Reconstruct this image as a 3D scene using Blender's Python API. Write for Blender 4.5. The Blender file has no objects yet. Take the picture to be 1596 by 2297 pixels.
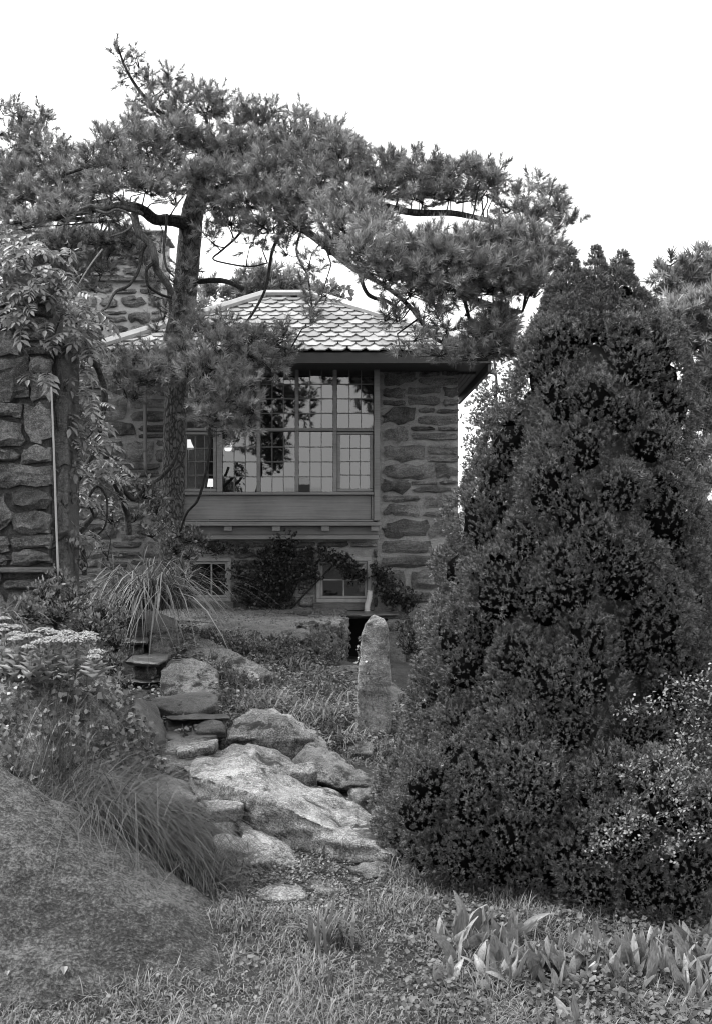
import bpy, bmesh, math, random
import numpy as np
from mathutils import Vector, noise, Matrix

rng = np.random.default_rng(7)
random.seed(7)
S = bpy.context.scene
COL = S.collection

# ------------------------------------------------------------------ camera, sky, sun, exposure
cam_d = bpy.data.cameras.new("camera")
cam = bpy.data.objects.new("camera", cam_d)
COL.objects.link(cam)
cam.location = (0, 0, 0)
cam.rotation_euler = (math.radians(90), 0, 0)
cam_d.sensor_fit = 'VERTICAL'
cam_d.sensor_height = 36
cam_d.lens = 40
cam_d.clip_start = 0.05
cam_d.clip_end = 6000
S.camera = cam

SUN_EL, SUN_AZ = math.radians(60), math.radians(-72)     # azimuth measured from +Y (behind the house) towards +X
W = bpy.data.worlds.new("World")
S.world = W
W.use_nodes = True
wn = W.node_tree.nodes
wl = W.node_tree.links
bgn = wn.get("Background") or wn.new("ShaderNodeBackground")
sky = wn.new("ShaderNodeTexSky")
sky.sky_type = 'NISHITA'
sky.sun_disc = False
sky.sun_elevation = SUN_EL
sky.sun_rotation = SUN_AZ
sky.dust_density = 8
sky.air_density = 1.5
bw = wn.new("ShaderNodeRGBToBW")
mixs = wn.new("ShaderNodeMix")                            # an even overcast layer over the clear sky
mixs.data_type = 'FLOAT'
mixs.inputs['Factor'].default_value = 0.75
mixs.inputs[3].default_value = 9.0
wl.new(sky.outputs[0], bw.inputs[0])
wl.new(bw.outputs[0], mixs.inputs[2])
wl.new(mixs.outputs[0], bgn.inputs[0])
bgn.inputs[1].default_value = 0.055
sun_d = bpy.data.lights.new("sun", 'SUN')
sun_d.energy = 1.5
sun_d.angle = math.radians(20)
sun = bpy.data.objects.new("sun", sun_d)
COL.objects.link(sun)
sd = Vector((math.sin(SUN_AZ) * math.cos(SUN_EL), math.cos(SUN_AZ) * math.cos(SUN_EL), math.sin(SUN_EL)))
sun.rotation_euler = sd.to_track_quat('Z', 'Y').to_euler()
S.view_settings.view_transform = 'Standard'
S.view_settings.look = 'None'
S.view_settings.gamma = 1
S.view_settings.use_curve_mapping = False
S.view_settings.exposure = 2.3
S.render.engine = 'CYCLES'
S.cycles.use_denoising = True
S.cycles.use_adaptive_sampling = False
S.cycles.filter_width = 1.1
S.cycles.max_bounces = 8
S.cycles.diffuse_bounces = 1
S.cycles.glossy_bounces = 4
S.cycles.transparent_max_bounces = 12

# ------------------------------------------------------------------ helpers
F, CX, CY = 2552.0, 798.0, 1148.5


def P(px, py, Y):
    return Vector(((px - CX) / F * Y, Y, (CY - py) / F * Y))


ORG = {}


def thing(name, label, cat, loc=(0, 0, 0), group=None):
    o = bpy.data.objects.new(name, None)
    COL.objects.link(o)
    o.location = loc
    o.empty_display_size = 0.1
    o['label'] = label
    o['category'] = cat
    if group:
        o['group'] = group
    ORG[o.name] = Vector(loc)
    return o


def tag(o, label, cat, group=None):
    o['label'] = label
    o['category'] = cat
    if group:
        o['group'] = group
    return o


def link(name, me, mat, parent=None, loc=None):
    """mesh authored in world coordinates, minus the origin of its thing"""
    o = bpy.data.objects.new(name, me)
    COL.objects.link(o)
    if mat and not me.materials:
        me.materials.append(mat)
    if parent is not None:
        o.parent = parent
        ORG[o.name] = ORG[parent.name]
    else:
        o.location = loc if loc is not None else (0, 0, 0)
        ORG[o.name] = Vector(o.location)
    return o


def origin(parent, loc):
    if parent is not None:
        return np.array(ORG[parent.name])
    return np.array(loc if loc is not None else (0, 0, 0), dtype=float)


def raw(name, V, Fc, smooth=False, tone=None):
    V = np.asarray(V, dtype=np.float32)
    me = bpy.data.meshes.new(name)
    if isinstance(Fc, np.ndarray):
        k = Fc.shape[1]
        m = len(Fc)
        me.vertices.add(len(V))
        me.vertices.foreach_set('co', V.ravel())
        me.loops.add(m * k)
        me.loops.foreach_set('vertex_index', Fc.astype(np.int32).ravel())
        me.polygons.add(m)
        me.polygons.foreach_set('loop_start', np.arange(0, m * k, k, dtype=np.int32))
        me.update(calc_edges=True)
    else:
        me.from_pydata([tuple(map(float, v)) for v in V], [], Fc)
        me.update()
    if smooth:
        me.polygons.foreach_set('use_smooth', np.ones(len(me.polygons), dtype=bool))
    if tone is not None:
        a = me.attributes.new('tone', 'FLOAT', 'POINT')
        a.data.foreach_set('value', np.asarray(tone, dtype=np.float32))
    return me


def mk(name, V, Fc, mat, parent=None, loc=None, smooth=False, tone=None):
    V = np.asarray(V, dtype=float) - origin(parent, loc)
    return link(name, raw(name, V, Fc, smooth, tone), mat, parent, loc)


def cat(parts):
    """join (V,F[,tone]) tuples whose faces have the same size"""
    Vs, Fs, Ts, n = [], [], [], 0
    for p in parts:
        if len(p[0]) == 0:
            continue
        Vs.append(p[0])
        Fs.append(np.asarray(p[1]) + n)
        Ts.append(p[2] if len(p) > 2 else np.ones(len(p[0])))
        n += len(p[0])
    return np.concatenate(Vs), np.concatenate(Fs), np.concatenate(Ts)


BOXF = [(0, 3, 2, 1), (4, 5, 6, 7), (0, 1, 5, 4), (1, 2, 6, 5), (2, 3, 7, 6), (3, 0, 4, 7)]


def boxv(x0, x1, y0, y1, z0, z1):
    return np.array([(x0, y0, z0), (x1, y0, z0), (x1, y1, z0), (x0, y1, z0),
                     (x0, y0, z1), (x1, y0, z1), (x1, y1, z1), (x0, y1, z1)], dtype=float)


def box(name, b, mat, parent=None, loc=None, bevel=0.0):
    V = boxv(*b) - origin(parent, loc)
    if bevel:
        bm = bmesh.new()
        vs = [bm.verts.new(v) for v in V]
        for f in BOXF:
            bm.faces.new([vs[i] for i in f])
        bmesh.ops.bevel(bm, geom=bm.edges[:], offset=bevel, segments=1, affect='EDGES')
        me = bpy.data.meshes.new(name)
        bm.to_mesh(me)
        bm.free()
    else:
        me = raw(name, V, BOXF)
    return link(name, me, mat, parent, loc)


def spline(pts, n=6):
    pts = [np.array(p, dtype=float) for p in pts]
    if len(pts) < 3:
        return np.array([pts[0] + (pts[-1] - pts[0]) * t for t in np.linspace(0, 1, n + 1)])
    out = []
    ext = [2 * pts[0] - pts[1]] + pts + [2 * pts[-1] - pts[-2]]
    for i in range(1, len(ext) - 2):
        p0, p1, p2, p3 = ext[i - 1:i + 3]
        for k in range(n):
            t = k / n
            out.append(0.5 * ((2 * p1) + (-p0 + p2) * t + (2 * p0 - 5 * p1 + 4 * p2 - p3) * t * t
                              + (-p0 + 3 * p1 - 3 * p2 + p3) * t ** 3))
    out.append(pts[-1])
    return np.array(out)


def tube_arr(pts4, sides=8, n=6, wob=0.0):
    """pts4: rows x,y,z,r -> quads"""
    sides += sides % 2
    s = spline(pts4, n)
    c, r = s[:, :3], s[:, 3]
    t = np.gradient(c, axis=0)
    t /= np.linalg.norm(t, axis=1)[:, None] + 1e-9
    ref = np.array([0.0, 1.0, 0.15])
    V = []
    u = np.cross(t[0], ref)
    u /= np.linalg.norm(u) + 1e-9
    for i in range(len(c)):
        u = u - t[i] * np.dot(u, t[i])
        u /= np.linalg.norm(u) + 1e-9
        w = np.cross(t[i], u)
        a = np.arange(sides) / sides * 2 * math.pi
        rr = r[i] * (1 + wob * rng.normal(size=sides))
        V.append(c[i] + (np.cos(a) * rr)[:, None] * u + (np.sin(a) * rr)[:, None] * w)
    m = len(c)
    V = np.concatenate(V)
    i, j = np.meshgrid(np.arange(m - 1), np.arange(sides), indexing='ij')
    jn = (j + 1) % sides
    Fq = np.stack([i * sides + j, i * sides + jn, (i + 1) * sides + jn, (i + 1) * sides + j], -1).reshape(-1, 4)
    # end caps collapse onto the last ring centre
    V = np.concatenate([V, c[:1], c[-1:]])
    a, b = len(V) - 2, len(V) - 1
    j0 = np.arange(sides)
    top = (m - 1) * sides
    capq = np.stack([np.full(sides // 2, b), top + j0[::2], top + j0[1::2], top + (j0[::2] + 2) % sides], -1)
    return V, np.concatenate([Fq, capq])


def pxtube(pts, Y0, Y1=None):
    """[(px,py,rpx)] along a depth ramp -> rows x,y,z,r"""
    Y1 = Y0 if Y1 is None else Y1
    out = []
    for i, p in enumerate(pts):
        Y = p[3] if len(p) > 3 else Y0 + (Y1 - Y0) * i / max(1, len(pts) - 1)
        v = P(p[0], p[1], Y)
        out.append((v.x, v.y, v.z, p[2] / F * Y))
    return np.array(out)


def sticks(A, B, ra, rb):
    """k three-sided prisms from A to B"""
    A, B = np.asarray(A), np.asarray(B)
    k = len(A)
    if k == 0:
        return np.zeros((0, 3)), np.zeros((0, 4), int)
    d = B - A
    d /= np.linalg.norm(d, axis=1)[:, None] + 1e-9
    ref = np.where(np.abs(d[:, 2:3]) < 0.9, np.array([[0, 0, 1.0]]), np.array([[1.0, 0, 0]]))
    u = np.cross(d, ref)
    u /= np.linalg.norm(u, axis=1)[:, None] + 1e-9
    w = np.cross(d, u)
    V = np.zeros((k, 6, 3))
    ra = np.broadcast_to(ra, (k,))[:, None]
    rb = np.broadcast_to(rb, (k,))[:, None]
    for j in range(3):
        a = j * 2 * math.pi / 3
        o = math.cos(a) * u + math.sin(a) * w
        V[:, j] = A + o * ra
        V[:, 3 + j] = B + o * rb
    f = np.array([(0, 1, 4, 3), (1, 2, 5, 4), (2, 0, 3, 5)])
    return V.reshape(-1, 3), (f[None] + (np.arange(k) * 6)[:, None, None]).reshape(-1, 4)


def bend_sticks(A, B, ra, rb, bend=0.12):
    A, B = np.asarray(A), np.asarray(B)
    L = np.linalg.norm(B - A, axis=1)[:, None]
    M = (A + B) / 2 + rng.normal(size=A.shape) * L * bend
    rm = (np.asarray(ra) + np.asarray(rb)) / 2
    p = sticks(A, M, ra, rm)
    q = sticks(M, B, rm, rb)
    return cat([p, q])[:2]


def frames(d, roll=None):
    """rotation matrices taking +Z to the unit rows of d"""
    d = d / (np.linalg.norm(d, axis=1)[:, None] + 1e-9)
    k = len(d)
    r = rng.normal(size=(k, 3))
    u = np.cross(d, r)
    u /= np.linalg.norm(u, axis=1)[:, None] + 1e-9
    w = np.cross(d, u)
    return np.stack([u, w, d], axis=2)


def inst(T, Ft, R, pos, scale, tone=None, ttone=None):
    k, n = len(pos), len(T)
    V = np.einsum('kij,nj->kni', R, T) * np.asarray(scale).reshape(-1, 1, 1) + pos[:, None, :]
    Fq = (Ft[None] + (np.arange(k) * n)[:, None, None]).reshape(-1, Ft.shape[1])
    tn = np.ones((k, n)) if tone is None else np.repeat(np.asarray(tone)[:, None], n, 1)
    if ttone is not None:
        tn = tn * ttone[None]
    return V.reshape(-1, 3), Fq, tn.ravel()


def tuft_template(n, L, nl, nw, spread, r, tip=1.0):
    """needles along a shoot of length L on +Z, one narrow triangle each"""
    V, Fc, T = [], [], []
    for i in range(n):
        t = r.random() ** 0.8
        a = r.random() * 6.283
        s = spread * (1.1 - 0.6 * t) * (0.75 + 0.5 * r.random())
        d = np.array([math.cos(a) * math.sin(s), math.sin(a) * math.sin(s), math.cos(s)])
        b = np.array([0, 0, t * L])
        side = np.cross(d, r.normal(size=3))
        side /= np.linalg.norm(side) + 1e-9
        ln = nl * (0.75 + 0.45 * r.random())
        V += [b + side * nw / 2, b - side * nw / 2, b + d * ln]
        Fc.append((3 * i, 3 * i + 1, 3 * i + 2))
        q = 0.8 + 0.35 * r.random() + (tip - 1) * t
        T += [q * 0.85, q * 0.85, q * 1.1]
    return np.array(V), np.array(Fc), np.array(T)


def leaf_template(w, fold=0.15, base=0.0):
    """leaf of unit length along +Z, folded on its midrib, 4 triangles as 2 quads"""
    V = np.array([(0, 0, base), (w * .42, fold * w, .30), (w * .5, fold * w, .55), (0, -.06, 1.0),
                  (-w * .5, fold * w, .55), (-w * .42, fold * w, .30), (0, -0.01, .5)], dtype=float)
    Fq = np.array([(0, 1, 2, 6), (6, 2, 3, 3), (0, 6, 4, 5), (6, 3, 4, 4)])
    Fq = np.array([(0, 1, 6), (1, 2, 6), (2, 3, 6), (3, 4, 6), (4, 5, 6), (5, 0, 6)])
    return V, Fq


def blades(base, head, L, w, lift, droop, segs=5, tone=None):
    """arching grass blades: base (k,3), head (k,2) unit, lift angle, droop amount"""
    k = len(base)
    h = np.concatenate([head, np.zeros((k, 1))], 1)
    up = np.array([0, 0, 1.0])
    d0 = h * np.cos(lift)[:, None] + up * np.sin(lift)[:, None]
    side = np.cross(h, up)
    side /= np.linalg.norm(side, axis=1)[:, None] + 1e-9
    V = np.zeros((k, segs + 1, 2, 3))
    ts = np.linspace(0, 1, segs + 1)
    for i, t in enumerate(ts):
        p = base + L[:, None] * (d0 * t * (1 - 0.25 * droop[:, None] * t)
                                 + h * (0.30 * droop[:, None] * t * t)
                                 - up * (0.62 * droop[:, None] * t ** 2.2))
        ww = (w * (1.0 if t < 0.5 else max(0.06, 1 - ((t - .5) / .5) ** 1.5)))[:, None] * 0.5
        V[:, i, 0] = p + side * ww
        V[:, i, 1] = p - side * ww
    n = (segs + 1) * 2
    f = np.array([(2 * i, 2 * i + 1, 2 * i + 3, 2 * i + 2) for i in range(segs)])
    Fq = (f[None] + (np.arange(k) * n)[:, None, None]).reshape(-1, 4)
    tn = np.ones(k) if tone is None else tone
    return V.reshape(-1, 3), Fq, np.repeat(tn, n)


def ang(k, lo=0.0, hi=6.2832):
    return rng.uniform(lo, hi, k)


def unit2(a):
    return np.stack([np.cos(a), np.sin(a)], 1)


# ------------------------------------------------------------------ materials (all greys: the photograph is black and white)
MATS = {}


def newmat(name):
    m = bpy.data.materials.new(name)
    m.use_nodes = True
    nt = m.node_tree
    return m, nt, nt.nodes['Principled BSDF'], nt.nodes['Material Output']


def val(nt, v):
    return (v, v, v, 1)


def nz(nt, vec, scale, detail=6, rough=0.6, dist=0.0):
    n = nt.nodes.new('ShaderNodeTexNoise')
    n.inputs['Scale'].default_value = scale
    n.inputs['Detail'].default_value = detail
    n.inputs['Roughness'].default_value = rough
    n.inputs['Distortion'].default_value = dist
    nt.links.new(vec, n.inputs['Vector'])
    return n.outputs['Fac']


def ramp(nt, src, stops):
    r = nt.nodes.new('ShaderNodeValToRGB')
    el = r.color_ramp.elements
    while len(el) < len(stops):
        el.new(0.5)
    for e, (p, v) in zip(el, stops):
        e.position = p
        e.color = (v, v, v, 1)
    nt.links.new(src, r.inputs[0])
    return r.outputs[0]


def mth(nt, op, a, b):
    n = nt.nodes.new('ShaderNodeMath')
    n.operation = op
    for i, x in enumerate((a, b)):
        if isinstance(x, (int, float)):
            n.inputs[i].default_value = x
        else:
            nt.links.new(x, n.inputs[i])
    return n.outputs[0]


def mixf(nt, f, a, b):
    n = nt.nodes.new('ShaderNodeMix')
    n.data_type = 'FLOAT'
    for i, x in zip((0, 2, 3), (f, a, b)):
        if isinstance(x, (int, float)):
            n.inputs[i].default_value = x
        else:
            nt.links.new(x, n.inputs[i])
    return n.outputs[0]


def coords(nt, scale=(1, 1, 1), rot=(0, 0, 0), rnd=True):
    tc = nt.nodes.new('ShaderNodeTexCoord')
    mp = nt.nodes.new('ShaderNodeMapping')
    mp.inputs['Scale'].default_value = scale
    mp.inputs['Rotation'].default_value = rot
    nt.links.new(tc.outputs['Object'], mp.inputs['Vector'])
    if rnd:
        oi = nt.nodes.new('ShaderNodeObjectInfo')
        sc = mth(nt, 'MULTIPLY', oi.outputs['Random'], 37.0)
        nt.links.new(sc, mp.inputs['Location'])
        return mp.outputs[0], oi.outputs['Random']
    return mp.outputs[0], None


def bump(nt, bsdf, h, strength, dist):
    b = nt.nodes.new('ShaderNodeBump')
    b.inputs['Strength'].default_value = strength
    b.inputs['Distance'].default_value = dist
    nt.links.new(h, b.inputs['Height'])
    nt.links.new(b.outputs[0], bsdf.inputs['Normal'])


def rockmat(name, lo, mid, hi, scale=3.0, lichen=0.0, lich=0.5, strata=(1, 1, 1), rot=(0, 0, 0), bs=0.7, bd=0.03,
            rough=0.85, moss=0.0, spec=0.3, grain=1.0, jit=0.0, band_w=0.26, grit_w=None):
    m, nt, b, out = newmat(name)
    v, r = coords(nt, strata, rot)
    big = nz(nt, v, scale, 8, 0.65, 0.3)
    fine = nz(nt, v, scale * 9, 6, 0.7)
    grit = nz(nt, v, scale * 34, 3, 0.7)
    vm = nt.nodes.new('ShaderNodeVectorMath')
    vm.operation = 'MULTIPLY'
    vm.inputs[1].default_value = (0.7, 0.7, 3.5)
    nt.links.new(v, vm.inputs[0])
    band = nz(nt, vm.outputs[0], scale * 3.2, 5, 0.6, 0.8)
    x = mth(nt, 'ADD', mth(nt, 'MULTIPLY', big, 0.48), mth(nt, 'MULTIPLY', fine, 0.30 * grain))
    x = mth(nt, 'ADD', x, mth(nt, 'MULTIPLY', mth(nt, 'SUBTRACT', band, 0.5), band_w))
    x = mth(nt, 'ADD', x, 0.13 - .15 * (grain - 1))
    x = mth(nt, 'ADD', x, mth(nt, 'MULTIPLY', mth(nt, 'SUBTRACT', grit, 0.5), 0.5 * grain if grit_w is None else grit_w))
    c = ramp(nt, x, [(0.36, lo), (0.50, mid), (0.68, hi)])
    if lichen > 0:
        l1 = nz(nt, v, scale * 2.3, 9, 0.75, 0.6)
        lm = ramp(nt, l1, [(0.64 - lichen * 0.2, 0.0), (0.69 - lichen * 0.2, 1.0)])
        c = mixf(nt, mth(nt, 'MULTIPLY', lm, mixf(nt, grit, 0.2, 1.0)), c, lich)
    if moss > 0:
        l2 = nz(nt, v, scale * 1.4, 8, 0.7, 0.4)
        mm = ramp(nt, l2, [(0.62 - moss * 0.25, 0.0), (0.70 - moss * 0.25, 1.0)])
        c = mixf(nt, mm, c, mixf(nt, fine, lo * 0.35, lo * 1.1))
    if jit:
        c = mth(nt, 'MULTIPLY', c, mixf(nt, r, 1 - jit, 1 + jit))
    nt.links.new(c, b.inputs['Base Color'])
    b.inputs['Roughness'].default_value = rough
    b.inputs['Specular IOR Level'].default_value = spec
    h = mth(nt, 'ADD', mth(nt, 'MULTIPLY', fine, 0.6), mth(nt, 'MULTIPLY', band, band_w * 3))
    h = mth(nt, 'ADD', h, mth(nt, 'MULTIPLY', grit, 0.35))
    bump(nt, b, h, bs, bd)
    return m


def leafmat(name, v, trans=0.2, rough=0.5, spec=0.3, noise_s=0.0, tv=None):
    m, nt, b, out = newmat(name)
    at = nt.nodes.new('ShaderNodeAttribute')
    at.attribute_name = 'tone'
    c = mth(nt, 'MULTIPLY', at.outputs['Fac'], v)
    if noise_s:
        vec, r = coords(nt, rnd=False)
        c = mth(nt, 'MULTIPLY', c, ramp(nt, nz(nt, vec, noise_s, 3), [(0.35, 0.65), (0.65, 1.35)]))
    nt.links.new(c, b.inputs['Base Color'])
    b.inputs['Roughness'].default_value = rough
    b.inputs['Specular IOR Level'].default_value = spec
    if trans > 0:
        tr = nt.nodes.new('ShaderNodeBsdfTranslucent')
        nt.links.new(c, tr.inputs['Color'])
        mx = nt.nodes.new('ShaderNodeMixShader')
        mx.inputs[0].default_value = trans
        nt.links.new(b.outputs[0], mx.inputs[1])
        nt.links.new(tr.outputs[0], mx.inputs[2])
        nt.links.new(mx.outputs[0], out.inputs['Surface'])
    return m


def leafmat_obj(name, v, trans=0.25, rough=0.45, spec=0.3, jit=0.3, sc=(40, 40, 40)):
    """for leaves that are objects of their own: tone differs from leaf to leaf"""
    m, nt, b, out = newmat(name)
    vec, r = coords(nt, sc)
    n = ramp(nt, nz(nt, vec, 1.0, 3), [(.3, .6), (.7, 1.35)])
    c = mth(nt, 'MULTIPLY', mixf(nt, r, v * (1 - jit), v * (1 + jit)), n)
    nt.links.new(c, b.inputs['Base Color'])
    b.inputs['Roughness'].default_value = rough
    b.inputs['Specular IOR Level'].default_value = spec
    tr = nt.nodes.new('ShaderNodeBsdfTranslucent')
    nt.links.new(c, tr.inputs['Color'])
    mx = nt.nodes.new('ShaderNodeMixShader')
    mx.inputs[0].default_value = trans
    nt.links.new(b.outputs[0], mx.inputs[1])
    nt.links.new(tr.outputs[0], mx.inputs[2])
    nt.links.new(mx.outputs[0], out.inputs['Surface'])
    return m


def paintmat(name, v, rough=0.5, grain=(1, 14, 14), wear=0.25, spec=0.4, bs=0.15):
    m, nt, b, out = newmat(name)
    vec, r = coords(nt, grain)
    n = nz(nt, vec, 3, 7, 0.65)
    v2, _ = coords(nt, (1, 1, 1))
    s = nz(nt, v2, 2.2, 6, 0.6)
    x = mth(nt, 'ADD', mth(nt, 'MULTIPLY', n, 0.5), mth(nt, 'MULTIPLY', s, 0.5))
    c = ramp(nt, x, [(0.32, v * (1 - wear)), (0.5, v), (0.7, v * (1 + wear))])
    nt.links.new(c, b.inputs['Base Color'])
    b.inputs['Roughness'].default_value = rough
    b.inputs['Specular IOR Level'].default_value = spec
    bump(nt, b, n, bs, 0.01)
    return m


def barkmat(name, lo, hi, sx=9.0, bs=1.0):
    m, nt, b, out = newmat(name)
    vec, r = coords(nt, (1, 1, 0.30))
    vo = nt.nodes.new('ShaderNodeTexVoronoi')
    vo.feature = 'DISTANCE_TO_EDGE'
    vo.inputs['Scale'].default_value = sx * 2.4
    wv = nz(nt, vec, sx, 5, 0.6)
    ad = nt.nodes.new('ShaderNodeVectorMath')
    ad.operation = 'ADD'
    nt.links.new(vec, ad.inputs[0])
    sc = nt.nodes.new('ShaderNodeVectorMath')
    sc.operation = 'SCALE'
    cmb = nt.nodes.new('ShaderNodeCombineXYZ')
    nt.links.new(wv, cmb.inputs[0])
    nt.links.new(wv, cmb.inputs[1])
    nt.links.new(cmb.outputs[0], sc.inputs[0])
    sc.inputs['Scale'].default_value = 0.10
    nt.links.new(sc.outputs[0], ad.inputs[1])
    nt.links.new(ad.outputs[0], vo.inputs['Vector'])
    crack = ramp(nt, mth(nt, 'ADD', vo.outputs['Distance'], mth(nt, 'MULTIPLY', mth(nt, 'SUBTRACT', wv, .5), .25)), [(0.0, 0.0), (0.15, 1.0)])
    fine = nz(nt, vec, sx * 7, 6, 0.7)
    c = mixf(nt, mth(nt, 'MULTIPLY', crack, mixf(nt, fine, 0.35, 1.0)), lo, hi)
    nt.links.new(c, b.inputs['Base Color'])
    b.inputs['Roughness'].default_value = 0.9
    b.inputs['Specular IOR Level'].default_value = 0.2
    bump(nt, b, mth(nt, 'ADD', crack, mth(nt, 'MULTIPLY', fine, 0.5)), bs, 0.02)
    return m


def plain(name, v, rough=0.7, spec=0.3, metal=0.0):
    m, nt, b, out = newmat(name)
    vec, r = coords(nt)
    n = nz(nt, vec, 12, 5)
    nt.links.new(ramp(nt, n, [(0.3, v * 0.85), (0.7, v * 1.15)]), b.inputs['Base Color'])
    b.inputs['Roughness'].default_value = rough
    b.inputs['Specular IOR Level'].default_value = spec
    b.inputs['Metallic'].default_value = metal
    return m


M_soil = rockmat('soil', 0.012, 0.03, 0.06, 5, bs=1.0, bd=0.04, rough=0.95)
M_gravel = rockmat('gravel', 0.05, 0.12, 0.24, 9, bs=1.0, bd=0.03, rough=0.9, grain=2.0)
M_stele = rockmat('standing_stone_granite', 0.05, 0.17, 0.40, 5.0, lichen=0.3, lich=0.42, moss=0.15, bs=0.8, bd=0.05, grain=1.5, band_w=0.08)
M_slab = rockmat('lichened_granite', 0.035, 0.15, 0.40, 3.0, lichen=0.26, lich=0.42, moss=0.36, bs=0.8, bd=0.05, grain=1.5, band_w=0.08)
M_rock = rockmat('garden_rock', 0.025, 0.095, 0.27, 4.0, lichen=0.25, lich=0.36, moss=0.38, bs=0.9, bd=0.05, grain=1.4, band_w=0.12)
M_wetrock = rockmat('dark_wet_rock', 0.02, 0.055, 0.14, 4.0, lichen=0.08, lich=0.25, moss=0.2, bs=0.9, bd=0.04, rough=0.5, spec=0.5, grain=1.3, band_w=.15)
M_dome = rockmat('mossy_dome_rock', 0.010, 0.036, 0.115, 2.2, lichen=0.16, lich=0.11, bs=1.0, bd=0.05, grain=1.9, grit_w=.85, rough=0.9, band_w=0.04)
M_stone = rockmat('rubble_stone', 0.028, 0.12, 0.34, 5.5, lichen=0.12, lich=0.32, strata=(1, 1, 1.4), bs=1.0, bd=0.04, jit=0.4, grain=1.3, band_w=.12)
M_bigstone = rockmat('rough_block_stone', 0.022, 0.09, 0.30, 4.5, lichen=0.2, lich=0.36, strata=(1, 1, 1.2), bs=0.9, bd=0.04, jit=0.35, grain=1.4, band_w=.08)
M_mortar = rockmat('lime_mortar', 0.17, 0.30, 0.45, 6, bs=1.0, bd=0.04, band_w=.1)
M_mortar_lt = rockmat('pale_lime_mortar', 0.22, 0.36, 0.5, 8, bs=0.6, bd=0.02)
M_slate = rockmat('roof_slate', 0.08, 0.16, 0.28, 6, lichen=.1, lich=.3, bs=0.4, bd=0.008, rough=0.38, spec=0.65, jit=0.45, grain=0.6)
M_step = rockmat('slate_step', 0.02, 0.05, 0.12, 6, bs=0.6, bd=0.02, rough=0.34, spec=0.6)
M_wood = paintmat('grey_painted_wood', 0.16, 0.5, (0.6, 10, 22), 0.42, bs=.35)
M_woodd = paintmat('dark_painted_wood', 0.045, 0.6, (0.6, 10, 22), 0.25)
M_white = paintmat('weathered_white_paint', 0.24, 0.6, (4, 4, 4), 0.35)
M_lead = plain('sheet_metal', 0.22, 0.4, 0.6)
M_pipe = plain('zinc_pipe', 0.10, 0.45, 0.5)
M_bar = plain('leaded_bar', 0.11, 0.5)
M_dark = plain('dark_interior', 0.006, 0.9)
M_bark = barkmat('pine_bark', 0.032, 0.13, 17)
M_limb = barkmat('limb_bark', 0.014, 0.075, 15)
M_twig = barkmat('dark_twig_bark', 0.015, 0.05, 20, 0.6)
M_vine = barkmat('pale_vine_bark', 0.05, 0.14, 16, 0.5)
M_bamboo = plain('bamboo', 0.30, 0.5)
M_hose = plain('pale_plastic_hose', 0.45, 0.5)
M_pine = leafmat('pine_needles', 0.20, 0.15, 0.45, 0.4)
M_pinefar = leafmat('far_pine_needles', 0.24, 0.25, 0.5, 0.3)
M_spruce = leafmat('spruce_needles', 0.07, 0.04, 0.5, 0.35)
M_core = leafmat('shaded_twig_core', 0.06, 0.0, 1.0, 0.0)  # used near-black: shade inside the boughs put into the colour
M_ivy = leafmat('ivy_leaves', 0.115, 0.15, 0.42, 0.4)
M_azalea = leafmat('azalea_leaves', 0.17, 0.2, 0.45, 0.4)
M_creeper = leafmat('creeper_leaves', 0.032, 0.1, 0.45, 0.35)
M_shrub = leafmat('shrub_leaves', 0.115, 0.2, 0.45, 0.4)
M_bushleaf = leafmat('bush_leaves', 0.18, 0.2, 0.45, 0.35)
M_pale = leafmat('pale_leaves', 0.17, 0.25, 0.5, 0.3)
M_sedum = leafmat('stonecrop_leaves', 0.30, 0.2, 0.5, 0.3)
M_flower = leafmat('stonecrop_flowers', 0.27, 0.15, 0.7, 0.2)
M_grass = leafmat('grass_blades', 0.135, 0.25, 0.5, 0.3)
M_tussock = leafmat('tussock_blades', 0.055, 0.2, 0.5, 0.3)
M_cover = leafmat('ground_cover_leaves', 0.10, 0.25, 0.5, 0.3)
M_lily = leafmat_obj('broad_leaves', 0.20, 0.3, 0.42, 0.35, 0.4, (26, 26, .8))
M_wist = leafmat_obj('wisteria_leaves', 0.19, 0.3, 0.45, 0.35, 0.35)
M_birch = leafmat('far_leaves', 0.16, 0.35, 0.5, 0.3)

g, gnt, gb, gout = newmat('window_glass')
for n_ in list(gnt.nodes):
    if n_ != gout:
        gnt.nodes.remove(n_)
tr_ = gnt.nodes.new('ShaderNodeBsdfTransparent')
gl_ = gnt.nodes.new('ShaderNodeBsdfGlossy')
gl_.inputs['Roughness'].default_value = 0.012
fr_ = gnt.nodes.new('ShaderNodeFresnel')
fr_.inputs[0].default_value = 2.0
mx_ = gnt.nodes.new('ShaderNodeMixShader')
fm_ = mth(gnt, 'MULTIPLY', fr_.outputs[0], 1.35)
gnt.links.new(fm_, mx_.inputs[0])
gnt.links.new(tr_.outputs[0], mx_.inputs[1])
gnt.links.new(gl_.outputs[0], mx_.inputs[2])
gnt.links.new(mx_.outputs[0], gout.inputs['Surface'])
M_glass = g
em, ent, eb, eout = newmat('lit_lamp_shade')
eb.inputs['Base Color'].default_value = (.6, .6, .6, 1)
eb.inputs['Emission Color'].default_value = (1, 1, 1, 1)
eb.inputs['Emission Strength'].default_value = 0.22
M_lamp = em


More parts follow.
